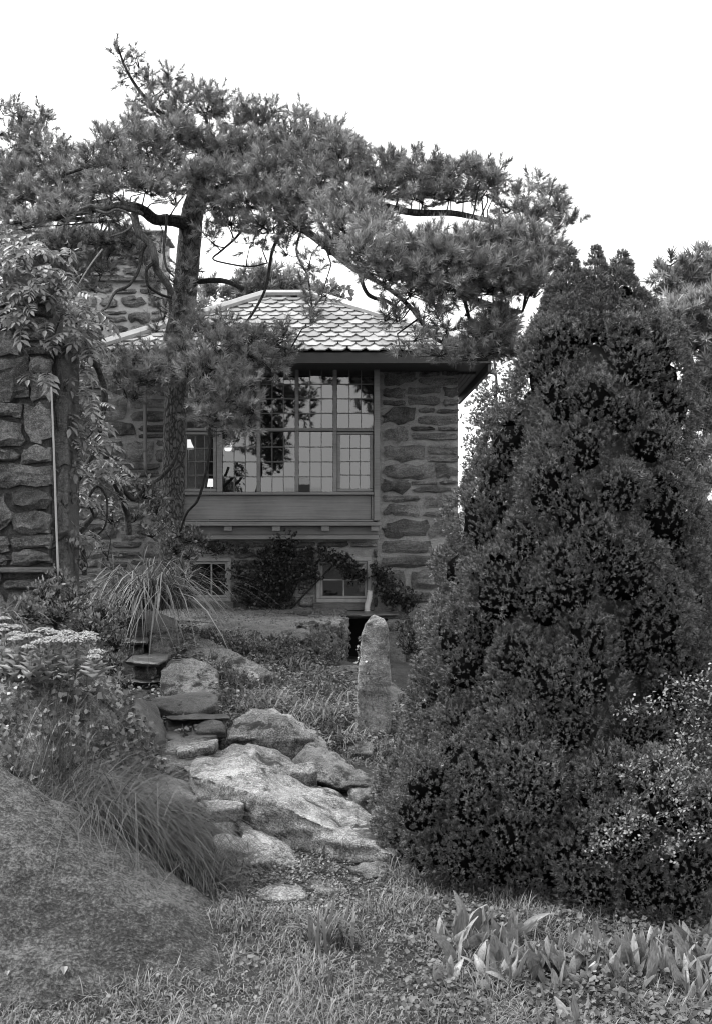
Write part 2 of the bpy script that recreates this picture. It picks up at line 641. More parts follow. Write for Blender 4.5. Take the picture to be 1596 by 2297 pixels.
# ------------------------------------------------------------------ rocks
def rock(name, label, pts, mat, vox=0.03, amp=0.03, fs=3.0, cat='rock', drop=0.0, smooth_n=3, strata=0.5, group=None, seed=0,
         parent=None):
    """a solid boulder: hull of 3-D points, evenly remeshed, then broken up by noise"""
    pts = [Vector(p) for p in pts]
    if drop:
        pts += [Vector((p.x, p.y + 0.04, p.z - drop)) for p in pts]
    c = sum(pts, Vector()) / len(pts)
    base = Vector((c.x, c.y, min(p.z for p in pts)))
    org = Vector(ORG[parent.name]) if parent is not None else base
    bm = bmesh.new()
    for p in pts:
        bm.verts.new(p - org)
    r = bmesh.ops.convex_hull(bm, input=bm.verts)
    junk = [e for e in r['geom_interior'] if isinstance(e, bmesh.types.BMVert)]
    bmesh.ops.delete(bm, geom=junk, context='VERTS')
    me = bpy.data.meshes.new(name)
    bm.to_mesh(me)
    bm.free()
    o = link(name, me, None, parent, base)
    if parent is None:
        tag(o, label, cat, group)
    md = o.modifiers.new('r', 'REMESH')
    md.mode = 'VOXEL'
    md.voxel_size = vox
    sm = o.modifiers.new('s', 'SMOOTH')
    sm.iterations = smooth_n
    sm.factor = 0.5
    dg = bpy.context.evaluated_depsgraph_get()
    me2 = bpy.data.meshes.new_from_object(o.evaluated_get(dg))
    o.modifiers.clear()
    o.data = me2
    bpy.data.meshes.remove(me)
    me2.name = name
    n = len(me2.vertices)
    co = np.empty(n * 3)
    me2.vertices.foreach_get('co', co)
    no = np.empty(n * 3)
    me2.vertices.foreach_get('normal', no)
    co = co.reshape(-1, 3)
    no = no.reshape(-1, 3)
    off = Vector((seed * 7.3, seed * 3.1, seed * 1.7)) + org
    d = np.empty(n)
    for i in range(n):
        p = Vector(co[i]) + off
        a = noise.noise(p * fs) + 0.5 * noise.noise(p * fs * 2.3) + 0.28 * noise.noise(p * fs * 5.1)
        q = Vector((p.x * .8, p.y * .8, p.z * 3.0)) * fs * 1.6
        b_ = abs(noise.noise(q)) - 0.25
        cr = noise.cell(p * fs * 0.9) - 0.5
        d[i] = a * 0.8 + strata * b_ * 1.1 + 0.35 * cr * strata
    co += no * (d * amp)[:, None]
    me2.vertices.foreach_set('co', co.ravel())
    me2.polygons.foreach_set('use_smooth', np.ones(len(me2.polygons), dtype=bool))
    me2.update()
    me2.materials.clear()
    me2.materials.append(mat)
    return o


def stone_arr(x0, x1, z0, z1, yf, proud, r, rough=.13):
    """an irregular rock-faced block in a wall facing -Y: (V, faces)"""
    w, h = x1 - x0, z1 - z0
    nx, nz_ = (6, 4) if w > 1.2 * h else (4, 4)
    o = Vector((r.uniform(0, 99), r.uniform(0, 99), r.uniform(0, 99)))
    V, Fc = [], []
    tx, tz = r.uniform(-.35, .35), r.uniform(-.45, .35)
    cut = [r.uniform(0, .30) for _ in range(4)]
    for j in range(nz_ + 1):
        for i in range(nx + 1):
            u, v = i / nx * 2 - 1, j / nz_ * 2 - 1
            c = cut[(u > 0) + 2 * (v > 0)] * max(0, abs(u) + abs(v) - 1)
            x = x0 + w / 2 * (1 + u * (1 - c * .6))
            z = z0 + h / 2 * (1 + v * (1 - c))
            p = Vector((u * 1.6, v * 1.1, 0)) + o
            x += rough * min(w, h) * noise.noise(p * 1.3)
            z += rough * h * 1.1 * noise.noise(p * 1.1 + Vector((7, 3, 1)))
            e = max(abs(u), abs(v))
            d = .25 if e > .99 else (1 + tx * u + tz * v + .7 * noise.noise(p * 1.7 + Vector((1, 9, 4))))
            V.append((x, yf - proud * d, z))
    W_ = nx + 1
    for j in range(nz_):
        for i in range(nx):
            a = j * W_ + i
            Fc.append((a, a + 1, a + W_ + 1, a + W_))
    rim = [i for i in range(W_)] + [j * W_ + nx for j in range(1, nz_ + 1)] + [nz_ * W_ + i for i in range(nx - 1, -1, -1)] + [j * W_ for j in range(nz_ - 1, 0, -1)]
    n0 = len(V)
    for q in rim:
        V.append((V[q][0], yf + .05, V[q][2]))
    m = len(rim)
    for k in range(m):
        Fc.append((rim[(k + 1) % m], rim[k], n0 + k, n0 + (k + 1) % m))
    return V, Fc


def coursed(parent, x0, x1, z0, z1, yf, hs, ws, joint, mat, holes=(), proud=0.03, seed=1, name='stone', split=.55, rough=.2):
    """random rubble: courses of blocks, many of them two thin stones in the height of one"""
    r = random.Random(seed)
    z = z0

    def put(a, b, c, d):
        j = joint * r.uniform(.55, 1.25)
        k = joint * r.uniform(.45, 1.2)
        dz = r.uniform(-.3, .3) * joint
        if b - a - j > .03 and d - c - k > .02:
            V, Fc = stone_arr(a + j / 2, b - j / 2, c + k / 2 + dz, d - k / 2 + dz, yf, proud * r.uniform(.5, 1.4), r, rough)
            mk(name, V, Fc, mat, parent)

    while z < z1 - hs[0] * 0.4:
        h = min(r.uniform(*hs), z1 - z)
        if z1 - (z + h) < hs[0] * 0.5:
            h = z1 - z
        free = [(x0, x1)]
        for (a, b, c, d) in holes:
            if z + h > c and z < d:
                nf = []
                for (p, q) in free:
                    if b <= p or a >= q:
                        nf.append((p, q))
                    else:
                        if a > p:
                            nf.append((p, a))
                        if b < q:
                            nf.append((b, q))
                free = nf
        for (p, q) in free:
            x = p
            while x < q - 0.02:
                w = r.uniform(*ws)
                if q - (x + w) < ws[0] * 0.6:
                    w = q - x
                dy = r.uniform(-.12, .12) * h if w < q - p else 0
                if h > .13 and r.random() < split:
                    t = r.uniform(.35, .65)
                    put(x, x + w, z, z + h * t)
                    if w > ws[1] * .75 and r.random() < .5:
                        u = r.uniform(.35, .65)
                        put(x, x + w * u, z + h * t, z + h)
                        put(x + w * u, x + w, z + h * t, z + h)
                    else:
                        put(x, x + w, z + h * t, z + h)
                else:
                    put(x, x + w, z, z + h)
                x += w
        z += h


# ------------------------------------------------------------------ ground
CTRL = []
for x in (-3, -1.5, 0, 1.5, 3):
    for y in (1, 3, 4.5):
        CTRL.append((x, y, -1.85))
for (px, py, Y) in [(640, 1985, 5.6), (860, 1990, 5.6), (420, 1755, 7.0), (360, 1715, 7.2), (420, 1650, 7.7), (400, 1600, 8.2),
                    (320, 1550, 8.8), (300, 1480, 9.2), (280, 1440, 9.6), (150, 1440, 9), (60, 1420, 8.5), (-200, 1400, 8),
                    (-100, 1330, 9.5), (250, 1360, 10.5), (100, 1330, 10.5),
                    (620, 1575, 8.8), (700, 1615, 8.5), (800, 1655, 8.4), (835, 1672, 8.3), (880, 1710, 8), (560, 1520, 9.5),
                    (640, 1520, 9.6), (700, 1500, 10.2), (790, 1500, 11.2), (760, 1530, 10), (900, 1610, 9.8), (1000, 1600, 10),
                    (900, 1480, 12.4), (850, 1860, 6.5), (950, 1910, 6.2), (1200, 1900, 6.3), (1500, 1900, 6.3), (600, 1860, 6.6), (380, 1420, 9.7), (430, 1424, 9.7), (480, 1426, 9.65), (540, 1440, 9.75), (600, 1446, 9.9), (650, 1452, 10.05), (690, 1465, 10.2), (560, 1475, 9.6), (640, 1500, 9.7),
                    (700, 1750, 7.5), (560, 1700, 7.8), (200, 1900, 6.0), (0, 1800, 6.0), (-300, 1800, 6.0), (1400, 1500, 12)]:
    p = P(px, py, Y)
    CTRL.append((p.x, p.y, p.z))
for x, y, z in [(-12, 12, -1.0), (-10, 20, -1.4), (0, 22, -1.9), (8, 10, -1.8), (8, 20, -1.9), (-6, 6, -1.2), (-5, 3, -1.6), (-30, 40, -2), (30, 40, -2), (0, 60, -2),
                (0, -5, -1.85), (-8, -10, -1.9), (8, -10, -1.9)]:
    CTRL.append((x, y, z))
CA = np.array(CTRL)


def ground_z(x, y):
    x = np.atleast_1d(np.asarray(x, float))
    y = np.atleast_1d(np.asarray(y, float))
    d2 = (x[:, None] - CA[None, :, 0]) ** 2 + (y[:, None] - CA[None, :, 1]) ** 2
    w = 1 / (d2 + 0.03) ** 1.8
    return (w * CA[None, :, 2]).sum(1) / w.sum(1)


def axis(lo, hi, step, far):
    a = np.arange(lo, hi + step / 2, step)
    e = np.geomspace(step * 2, far, 22)
    return np.concatenate([(lo - e)[::-1], a, hi + e])


gx, gy = axis(-4, 4, 0.08, 3000), axis(2.5, 13, 0.08, 3000)
GX, GY = np.meshgrid(gx, gy)
gz = ground_z(GX.ravel(), GY.ravel())
for i in range(len(gz)):
    X_, Y_ = GX.ravel()[i], GY.ravel()[i]
    if abs(X_) < 6 and 0 < Y_ < 15:
        gz[i] += 0.03 * noise.noise(Vector((X_ * 2.2, Y_ * 2.2, 0))) + 0.012 * noise.noise(Vector((X_ * 8, Y_ * 8, 3)))
for i in range(len(gz)):
    Y_ = GY.ravel()[i]
    if Y_ < -4:
        gz[i] += 2.0 * math.exp(-((Y_ + 9) / 3.0) ** 2) - (min(12.0, (-12 - Y_) * .5) if Y_ < -12 else 0)  # unseen bank added behind the camera to darken the basement panes' reflections
nx_, ny_ = len(gx), len(gy)
ii, jj = np.meshgrid(np.arange(ny_ - 1), np.arange(nx_ - 1), indexing='ij')
gf = np.stack([ii * nx_ + jj, ii * nx_ + jj + 1, (ii + 1) * nx_ + jj + 1, (ii + 1) * nx_ + jj], -1).reshape(-1, 4)
ground = mk('ground', np.stack([GX.ravel(), GY.ravel(), gz], 1), gf, M_soil, smooth=True)
ground['kind'] = 'structure'

M_sea = plain('sea_water', 0.05, 0.12, 0.8)
sea = mk('water', [(-4000, -4000, -9), (4000, -4000, -9), (4000, -24, -9), (-4000, -24, -9)], [(0, 1, 2, 3)], M_sea)
sea['kind'] = 'structure'

# gravel terrace in front of the house
ZT = -1.065
bm = bmesh.new()
tp = [(-3.6, 10.2), (-2.0, 9.95), (-1.55, 9.7), (-1.1, 9.85), (-.75, 10.1), (-.55, 10.4), (-.36, 10.95), (-.2, 11.45), (-.1, 12.58), (-3.6, 12.58)]
f_ = bm.faces.new([bm.verts.new((x, y, ZT)) for x, y in tp])
ex = bmesh.ops.extrude_face_region(bm, geom=[f_])
for v in [e for e in ex['geom'] if isinstance(e, bmesh.types.BMVert)]:
    v.co.z -= 0.75
bm.normal_update()
bmesh.ops.recalc_face_normals(bm, faces=bm.faces)
bmesh.ops.triangulate(bm, faces=bm.faces)
for _ in range(5):
    long_e = [e for e in bm.edges if e.calc_length() > 0.12]
    if long_e:
        bmesh.ops.subdivide_edges(bm, edges=long_e, cuts=1)
        bmesh.ops.triangulate(bm, faces=bm.faces)
for v in bm.verts:
    lip = .32 * max(0, 10.75 - v.co.y) ** 1.3 if v.co.z > ZT - .3 else 0
    v.co.z += 0.02 * noise.noise(v.co * 2.5) + 0.006 * noise.noise(v.co * 14) - lip
me = bpy.data.meshes.new('gravel_terrace')
bm.to_mesh(me)
bm.free()
terr = link('gravel_terrace', me, M_gravel)
terr['kind'] = 'structure'

# ------------------------------------------------------------------ the house
YW = 12.6


def hx(px, Y=YW):
    return (px - CX) / F * Y


def hz(py, Y=YW):
    return (CY - py) / F * Y


house = thing('stone_house', 'rubble stone house with a slate hipped roof and a wide leaded window bay', 'house', (hx(640), YW, ZT))
WT = 1.62
# walls are mortar bodies; every stone is a part set into them
XL, XR = -4.2, hx(1030) - 0.02
XO0, XO1 = hx(405), hx(846)
ZO0, ZO1 = hz(1206), 1.50
BW = [(hx(416), hx(517), hz(1347), hz(1253)), (hx(712), hx(829), hz(1349), hz(1252))]
box('wall', (XL, XO0, YW, YW + .35, -2.0, WT), M_mortar, house)
box('wall', (XO1, XR, YW, YW + .35, -2.0, WT), M_mortar, house)
zb0, zb1 = BW[1][2], BW[1][3]
box('wall', (XO0 + .002, XO1 - .002, YW, YW + .35, zb1 - .02, ZO0), M_mortar, house)
box('wall', (XO0 + .002, XO1 - .002, YW, YW + .35, -2.0, zb0), M_mortar, house)
box('wall', (BW[0][1], BW[1][0], YW + .001, YW + .35, zb0 + .002, zb1 - .022), M_mortar, house)
box('wall', (BW[1][1], XO1 - .004, YW + .001, YW + .35, zb0 + .002, zb1 - .022), M_mortar, house)
box('wall', (XO0 + .004, BW[0][0] + .02, YW + .001, YW + .35, zb0 + .002, zb1 - .022), M_mortar, house)
box('wall', (XR - .35, XR - .002, YW + .352, YW + 2.6, -2.0, WT - .01), M_mortar, house)
box('wall', (XL, XR - .36, YW + 2.6, YW + 2.9, -2.0, WT - .01), M_mortar, house)
coursed(house, XO1 + .05, XR + .015, hz(1208), 1.58, YW - .005, (.15, .27), (.26, .60), .03, M_stone, proud=.030, seed=5, split=.55, rough=.3)
coursed(house, XO1 + .02, XR + .012, -1.9, hz(1211), YW - .005, (.16, .26), (.3, .62), .042, M_stone, proud=.04, seed=11, split=.3)
coursed(house, XO0, XO1 + .01, -1.06, hz(1212), YW - .005, (.11, .17), (.25, .55), .03, M_stone,
        holes=[(b[0] - .03, b[1] + .03, b[2] - .10, b[3] + .03) for b in BW], proud=.03, seed=9)
coursed(house, XO0 + 1.5, XO1, -1.85, -1.09, YW - .005, (.15, .2), (.3, .5), .03, M_stone, proud=.03, seed=19)
coursed(house, -3.1, XO0 - .01, -1.0, 1.45, YW - .005, (.17, .28), (.3, .6), .034, M_stone, proud=.032, seed=23)

# window bay: posts, transoms, panes and leaded bars
YB = YW - .16
b0, b1 = hx(404, YB), hx(851, YB)
bay = box('window_bay', (b0, b1, YB + .03, YB + .10, hz(1206, YB), hz(1201, YB)), M_woodd, house)


def wb(name, px0, px1, py0, py1, y0, y1, mat=M_wood, parent=bay, bevel=.004, Y=YB):
    return box(name, (hx(px0, Y), hx(px1, Y), y0, y1, hz(py1, Y), hz(py0, Y)), mat, parent, None, bevel)


wb('head', 404, 851, 800, 827, YB - .02, YB + .14, M_woodd)
wb('post', 838, 851, 827.6, 1168, YB - .035, YB + .15)
wb('post', 404, 411, 827.6, 1168, YB - .035, YB + .15)
wb('sill', 411.5, 837.5, 1104, 1110, YB - .03, YB + .12)
wb('panel', 411.5, 832, 1111, 1165, YB + .02, YB + .06)
wb('panel_rail', 411.5, 837.6, 1165.5, 1170, YB - .01, YB + .05)
wb('panel_stile', 832.5, 837.6, 1110.6, 1165, YB + .0, YB + .05)
wb('ledge', 398, 854, 1171, 1179.5, YB - .07, YB + .14)
for px in (513, 620, 730, 840):
    wb('bracket', px - 9, px + 9, 1180, 1191, YB - .05, YB + .1, M_wood)
wb('board', 404, 849, 1180.5, 1200, YB + .06, YB + .1)
wb('beam', 420, 849, 1200.6, 1210, YB - .0, YB + .12)
for px, w in ((493, 6), (580, 4), (665.5, 4), (751, 4.5)):
    wb('mullion', px - w, px + w, 827.6, 1103.6, YB - .012, YB + .08)
cols = [(411.5, 487), (499, 576), (584, 661.5), (669.5, 746.5), (755.5, 837)]
for i, (a, b) in enumerate(cols):
    wb('transom', a + .3, b - .3, 960, 968, YB - .008, YB + .075)
wb('ledge', 411.5, 837.5, 964.6, 967, YB - .028, YB - .0085)
rp = random.Random(4)
for i, (a, b) in enumerate(cols):
    for lower in (0, 1):
        y0, y1 = (828.5, 959.5) if not lower else (968.8, 1103)
        x0, x1 = a + .6, b - .6
        fy = YB + .02
        if lower and i in (0, 4):              # opening casements have their own frame
            fr = thing_frame = wb('casement_frame', x0, x1, y0, y0 + 6, fy - .02, fy + .03)
            wb('casement_frame', x0, x1, y1 - 7, y1, fy - .02, fy + .03)
            wb('casement_frame', x0, x0 + 7, y0 + 6.3, y1 - 7.3, fy - .02, fy + .03)
            wb('casement_frame', x1 - 8, x1, y0 + 6.3, y1 - 7.3, fy - .02, fy + .03)
            x0, x1, y0, y1 = x0 + 7.2, x1 - 8.2, y0 + 6.2, y1 - 7.2
        for k in range(1, 3):
            xb = x0 + (x1 - x0) * k / 3
            wb('glazing_bar', xb - .95, xb + .95, y0, y1, fy + .004, fy + .018, M_bar, bay, 0)
        for k in range(1, 4):
            yb = y0 + (y1 - y0) * k / 4
            wb('glazing_bar', x0, x1, yb - 1.1, yb + 1.1, fy - .002, fy + .0165, M_bar, bay, 0)
        for u in range(3):
            for v in range(4):
                xa, xb_ = x0 + (x1 - x0) * u / 3, x0 + (x1 - x0) * (u + 1) / 3
                ya, yb_ = y0 + (y1 - y0) * v / 4, y0 + (y1 - y0) * (v + 1) / 4
                X0, X1, Z0, Z1 = hx(xa, YB), hx(xb_, YB), hz(yb_, YB), hz(ya, YB)
                t, s = rp.gauss(0, .0008), rp.gauss(0, .0006)
                V = [(X0, fy + .011 - t - s, Z0), (X1, fy + .011 + t - s, Z0), (X1, fy + .011 + t + s, Z1), (X0, fy + .011 - t + s, Z1)]
                mk('pane', V, [(0, 1, 2, 3)], M_glass, bay)
# the room behind, so the panes look into a dark interior
box('room_back_wall', (XO0 + .02, XO1 - .02, YW + 2.3, YW + 2.35, -.4, 1.5), M_dark, house)
box('room_floor', (XO0 + .02, XO1 - .02, YW + .36, YW + 2.3, -.46, -.42), M_dark, house)
box('room_side_wall', (XO1 + .05, XO1 + .09, YW + .36, YW + 2.3, -.4, 1.5), M_dark, house)
box('room_ceiling', (XL + .1, XR - .37, YW + .36, YW + 2.55, 1.5, 1.55), M_dark, house)

# basement windows
for bi, b in enumerate(BW):
    Yf = YW - .03
    fr = box('basement_window', (b[0] - .012, b[1] + .012, Yf, Yf + .08, b[2] - .012, b[2] + .03), M_white, house, None, .004)
    box('frame', (b[0] - .012, b[1] + .012, Yf, Yf + .08, b[3] - .03, b[3] + .012), M_white, fr, None, .004)
    box('frame', (b[0] - .012, b[0] + .03, Yf + .001, Yf + .08, b[2] + .031, b[3] - .031), M_white, fr, None, .004)
    box('frame', (b[1] - .03, b[1] + .012, Yf + .001, Yf + .08, b[2] + .031, b[3] - .031), M_white, fr, None, .004)
    xi0, xi1, zi0, zi1 = b[0] + .032, b[1] - .032, b[2] + .032, b[3] - .032
    for (q0, q1, q2, q3) in ((xi0, xi1, zi0, zi0 + .028), (xi0, xi1, zi1 - .028, zi1), (xi0, xi0 + .026, zi0 + .029, zi1 - .029), (xi1 - .026, xi1, zi0 + .029, zi1 - .029)):
        box('sash', (q0, q1, Yf + .025, Yf + .06, q2, q3), M_white, fr, None, .003)
    xm = (xi0 + xi1) / 2 + (.04 if bi == 0 else .0)
    box('glazing_bar', (xm - .008, xm + .008, Yf + .03, Yf + .055, zi0 + .029, zi1 - .029), M_white, fr)
    if bi == 1:
        zm = (zi0 + zi1) / 2
        box('glazing_bar', (xi0 + .027, xi1 - .027, Yf + .032, Yf + .053, zm - .008, zm + .008), M_white, fr)
    for (p, q) in ((xi0 + .026, xm - .008), (xm + .008, xi1 - .026)):
        mk('pane', [(p, Yf + .045, zi0 + .028), (q, Yf + .045, zi0 + .028), (q, Yf + .045, zi1 - .028), (p, Yf + .045, zi1 - .028)], [(0, 1, 2, 3)], M_glass, fr)
    box('window_sill', (b[0] - .05, b[1] + .05, YW - .07, YW + .02, b[2] - .10, b[2] - .014), M_step, fr, None, .01)
    box('room_back_wall', (b[0] - .1, b[1] + .1, YW + .6, YW + .62, b[2] - .1, b[3] + .1), M_dark, house)

box('passage_shade_panel', (hx(772), hx(868), YW - .075, YW - .07, hz(1510), hz(1386)), M_dark, house)  # black panel set over the stones to paint the shade in the passage
# drain pipe down the left part of the wall
pv, pf = tube_arr(pxtube([(326, 850, 4.2), (326, 950, 4.2), (327, 1062, 4.2)], YW - .09), 10)
dp = mk('downpipe', pv, pf, M_pipe, house, smooth=True)
for py in (905, 1010):
    pv, pf = tube_arr(pxtube([(326, py - 3, 5.2), (326, py + 3, 5.2)], YW - .09), 10, 2)
    mk('pipe_collar', pv, pf, M_pipe, dp, smooth=True)

# roof: hipped, laid with pointed slates
YE, ZE = 11.86, hz(790, 11.86)
XE0, XE1 = hx(196, YE), hx(1100, YE)
YR, ZR = 13.66, hz(667, 13.66)
XR0, XR1 = hx(592, YR), hx(704, YR)
YBk = 2 * YR - YE
rv = [(XE0, YE, ZE), (XE1, YE, ZE), (XE1, YBk, ZE), (XE0, YBk, ZE), (XR0, YR, ZR), (XR1, YR, ZR)]
rv = [(x, y, z - .03) for x, y, z in rv]
roof = mk('roof', rv, [(0, 1, 5, 4), (1, 2, 5), (2, 3, 4, 5), (3, 0, 4), (0, 3, 2, 1)], M_woodd, house)
slope = Vector((0, YR - YE, ZR - ZE))
SL = slope.length
sl = slope.normalized()
nrm = Vector((0, -sl.z, sl.y))
TW, TE, TL, TT = .185, .152, .27, .013
prof = [(-.5, 1), (-.5, .38), (-.26, 0), (.26, 0), (.5, .38), (.5, 1)]
tv, tf = [], []
for zz in (0, TT):
    for (a, b) in prof:
        tv.append((a * TW * .975, b * TL, zz))
tf = [(5, 4, 3, 2, 1, 0), (6, 7, 8, 9, 10, 11)] + [(i, (i + 1) % 6, 6 + (i + 1) % 6, 6 + i) for i in range(6)]
tile_me = raw('roof_slate', np.array(tv), tf)
tile_me.materials.append(M_slate)
rt = random.Random(2)
rows = int(SL / TE)
for r_ in range(rows + 1):
    s0 = r_ * TE - .03
    t0 = max(0, min(1, s0 / SL))
    xa = XE0 + (XR0 - XE0) * t0
    xb = XE1 + (XR1 - XE1) * t0
    n0 = math.floor(xa / TW) - 1
    for c in range(n0, int(xb / TW) + 2):
        x = (c + (r_ % 2) * .5) * TW
        tt = min(1, (s0 + TL) / SL)
        if x < XE0 + (XR0 - XE0) * min(1, (s0 + .14) / SL) - .02 or x > XE1 + (XR1 - XE1) * min(1, (s0 + .14) / SL) + .02:
            continue
        o = bpy.data.objects.new('roof_slate', tile_me)
        COL.objects.link(o)
        o.parent = roof
        tilt = (TT * 2.1) / TL
        ydir = (sl - nrm * tilt).normalized()
        xdir = Vector((1, 0, 0))
        zdir = xdir.cross(ydir)
        Mx = Matrix((xdir, ydir, zdir)).transposed().to_4x4()
        pos = Vector((x + rt.uniform(-.004, .004), YE, ZE)) + sl * (s0 + rt.uniform(-.004, .004)) + nrm * (TT * 2.0 + rt.uniform(-.001, .002))
        Mx.translation = pos - Vector(ORG[house.name])
        o.matrix_local = Mx @ Matrix.Rotation(rt.gauss(0, .03), 4, 'Z') @ Matrix.Rotation(rt.gauss(0, .012), 4, 'X')


def capbar(A, B, w, h, name, mat, parent):
    A, B = Vector(A), Vector(B)
    d = (B - A).normalized()
    s = d.cross(Vector((0, 0, 1))).normalized()
    u = s.cross(d)
    V = []
    for p in (A, B):
        V += [p - s * w + u * -.02, p - s * w + u * (h * .3), p - s * w * .3 + u * h, p + s * w * .3 + u * h, p + s * w + u * (h * .3), p + s * w - u * .02]
    Fc = [(0, 1, 2, 3, 4, 5), (11, 10, 9, 8, 7, 6)] + [(i, 6 + i, 6 + (i + 1) % 6, (i + 1) % 6) for i in range(6)]
    return mk(name, V, Fc, mat, parent)


for (A, B) in (((XE0, YE, ZE), (XR0, YR, ZR)), ((XE1, YE, ZE), (XR1, YR, ZR)), ((XR0, YR, ZR), (XR1, YR, ZR))):
    capbar(Vector(A) + Vector((0, 0, .03)), Vector(B) + Vector((0, 0, .03)), .075, .055, 'hip_cap' if A[2] != B[2] else 'ridge_cap', M_lead, roof)
box('fascia', (XE0, XE1, YE - .012, YE + .022, ZE - .115, ZE - .006), M_woodd, roof)
box('fascia', (XE1 - .03, XE1 + .006, YE + .023, YBk, ZE - .20, ZE - .01), M_woodd, roof)
box('soffit', (XE0, XE1 - .031, YE + .023, YW + .36, ZE - .112, ZE - .09), M_woodd, roof)
box('soffit', (XR - .3, XE1 - .031, YW + .361, YBk - .1, ZE - .112, ZE - .09), M_woodd, roof)
for i in range(4):
    box('eave_board', (XR + .003 + i * .052, XR + .048 + i * .052, YW + .02, YBk - .12, ZE - .14, ZE - .1135), M_woodd, roof)

# slatted shutter boards at the left end, under the eave
for k in range(4):
    py = 812 + k * 13
    box('louvre_board', (hx(206, 12.3), hx(292, 12.3), 12.26, 12.40, hz(py + 6, 12.3), hz(py, 12.3)), M_lead, house, None, .004)

# chimney behind the roof
YC = 15.0
chx0, chx1 = hx(50, YC), hx(362, YC)
ch = box('chimney', (chx0, chx1, YC, YC + .7, -1.5, hz(527, YC)), M_mortar_lt, house)
coursed(ch, chx0 + .01, chx1 + .01, hz(770, YC), hz(634, YC), YC - .005, (.12, .2), (.22, .5), .05, M_stone, proud=.03, seed=31, rough=.3)
hole = (hx(222, YC), hx(272, YC), hz(576, YC), hz(540, YC))
coursed(ch, chx0 + .01, chx1 - .05, hz(622, YC), hz(531, YC), YC - .005, (.10, .17), (.25, .5), .035, M_stone, rough=.3, holes=[hole], proud=.03, seed=33)
box('chimney_ledge', (chx0 - .03, chx1 + .04, YC - .08, YC + .75, hz(633, YC), hz(624, YC)), M_step, ch, None, .01)
box('chimney_cap', (chx0 - .08, chx1 + .06, YC - .1, YC + .8, hz(527, YC) + .002, hz(519, YC)), M_step, ch, None, .015)
box('flue_opening', (hole[0] + .02, hole[1] - .02, YC - .012, YC - .004, hole[2] + .01, hole[3] - .01), M_dark, ch)

# lamps and a low white shape in the room (kept small)
for (px, py, Y, lab, hang) in ((424, 998, 13.5, 'lit wide pale lamp shade seen through the leftmost lower casement', False),
                               (512, 1003, 13.4, 'lit small globe lamp seen through the second lower window from the left', True),
                               (473, 1083, 13.6, 'low white shape near the sill of the leftmost casement, made to glow', False)):
    p = P(px, py, Y)
    t = thing('room_lamp', lab, 'lamp', p - Vector((0, 0, .25)))
    r0 = 7.5 if hang else 6
    prof_ = [(px, py - 12, r0 * .7), (px, py - 4, r0 * 1.1), (px, py + 6, r0 * (1.0 if hang else 1.9)), (px, py + 9, r0 * (.5 if hang else 1.9))]
    if py > 1050:
        prof_ = [(px, py - 9, 5), (px, py, 6.5), (px, py + 9, 8)]  # the low white shape by the sill, given the lamps' glow
    pv, pf = tube_arr(pxtube(prof_, Y), 12, 4)
    mk('lamp_shade', pv, pf, M_lamp, t, smooth=True)
    pv, pf = tube_arr(pxtube([(px, py + 8, 1.3), (px, py + 70, 1.3)] if not hang else [(px, py - 12, .8), (px, py - 90, .8)], Y), 6, 3)
    mk('lamp_stem', pv, pf, M_bamboo, t)

# pale corrugated drain hose beside the right basement window
hp = pxtube([(829, 1325, 6), (827, 1345, 6), (823, 1360, 6), (823, 1377, 6)], YW - .14)
hs = spline(hp, 7)
hs[:, 3] *= np.where(np.arange(len(hs)) % 2 == 0, 1.15, 0.9)
pv, pf = tube_arr(hs, 10, 1)
tag(mk('drain_hose', pv, pf, M_hose, None, hs[-1, :3], smooth=True), 'pale corrugated drain hose by the right basement window', 'hose')

# ------------------------------------------------------------------ the near wall of big rough blocks at the left
lw = thing('stone_wall', 'tall wall of big rough stone blocks at the left edge behind the bamboo cane', 'wall', (-2.7, 8.0, -1.0))
YL = 8.0
lx1 = (114 - CX) / F * YL
box('wall_core', (-4.6, lx1 - .02, YL + .03, YL + .42, -1.2, 1.56), M_wetrock, lw)
coursed(lw, -3.6, lx1 + .01, -.38, 1.6, YL + .01, (.16, .32), (.26, .60), .018, M_bigstone, proud=.05, seed=44, split=.6, rough=.24)
coursed(lw, -3.6, lx1 + .03, -1.2, -.40, YL + .01, (.2, .3), (.4, .7), .014, M_bigstone, proud=.04, seed=43, rough=.10)
box('wall_ledge', (-4.6, lx1 + .03, YL - .10, YL + .2, -.425, -.385), M_step, lw, None, .01)
# a rendered post at the end of the wall
coursed(lw, lx1 + .01, lx1 + .105, -1.2, 1.2, YL + .09, (.18, .34), (.09, .1), .012, M_wetrock, proud=.03, seed=47, split=0)
box('wall_end', (lx1 - .018, lx1 + .10, YL + .10, YL + .42, -1.2, 1.2), M_wetrock, lw)

stv, stf = tube_arr(pxtube([(115.5, 868, 2.1), (121, 1000, 2.3), (126, 1150, 2.4), (131, 1290, 2.5)], 7.7), 8, 6)
tag(mk('bamboo_cane', stv, stf, M_bamboo, None, P(131, 1290, 7.7), smooth=True), 'thin pale bamboo cane leaning upright against the block wall', 'cane')

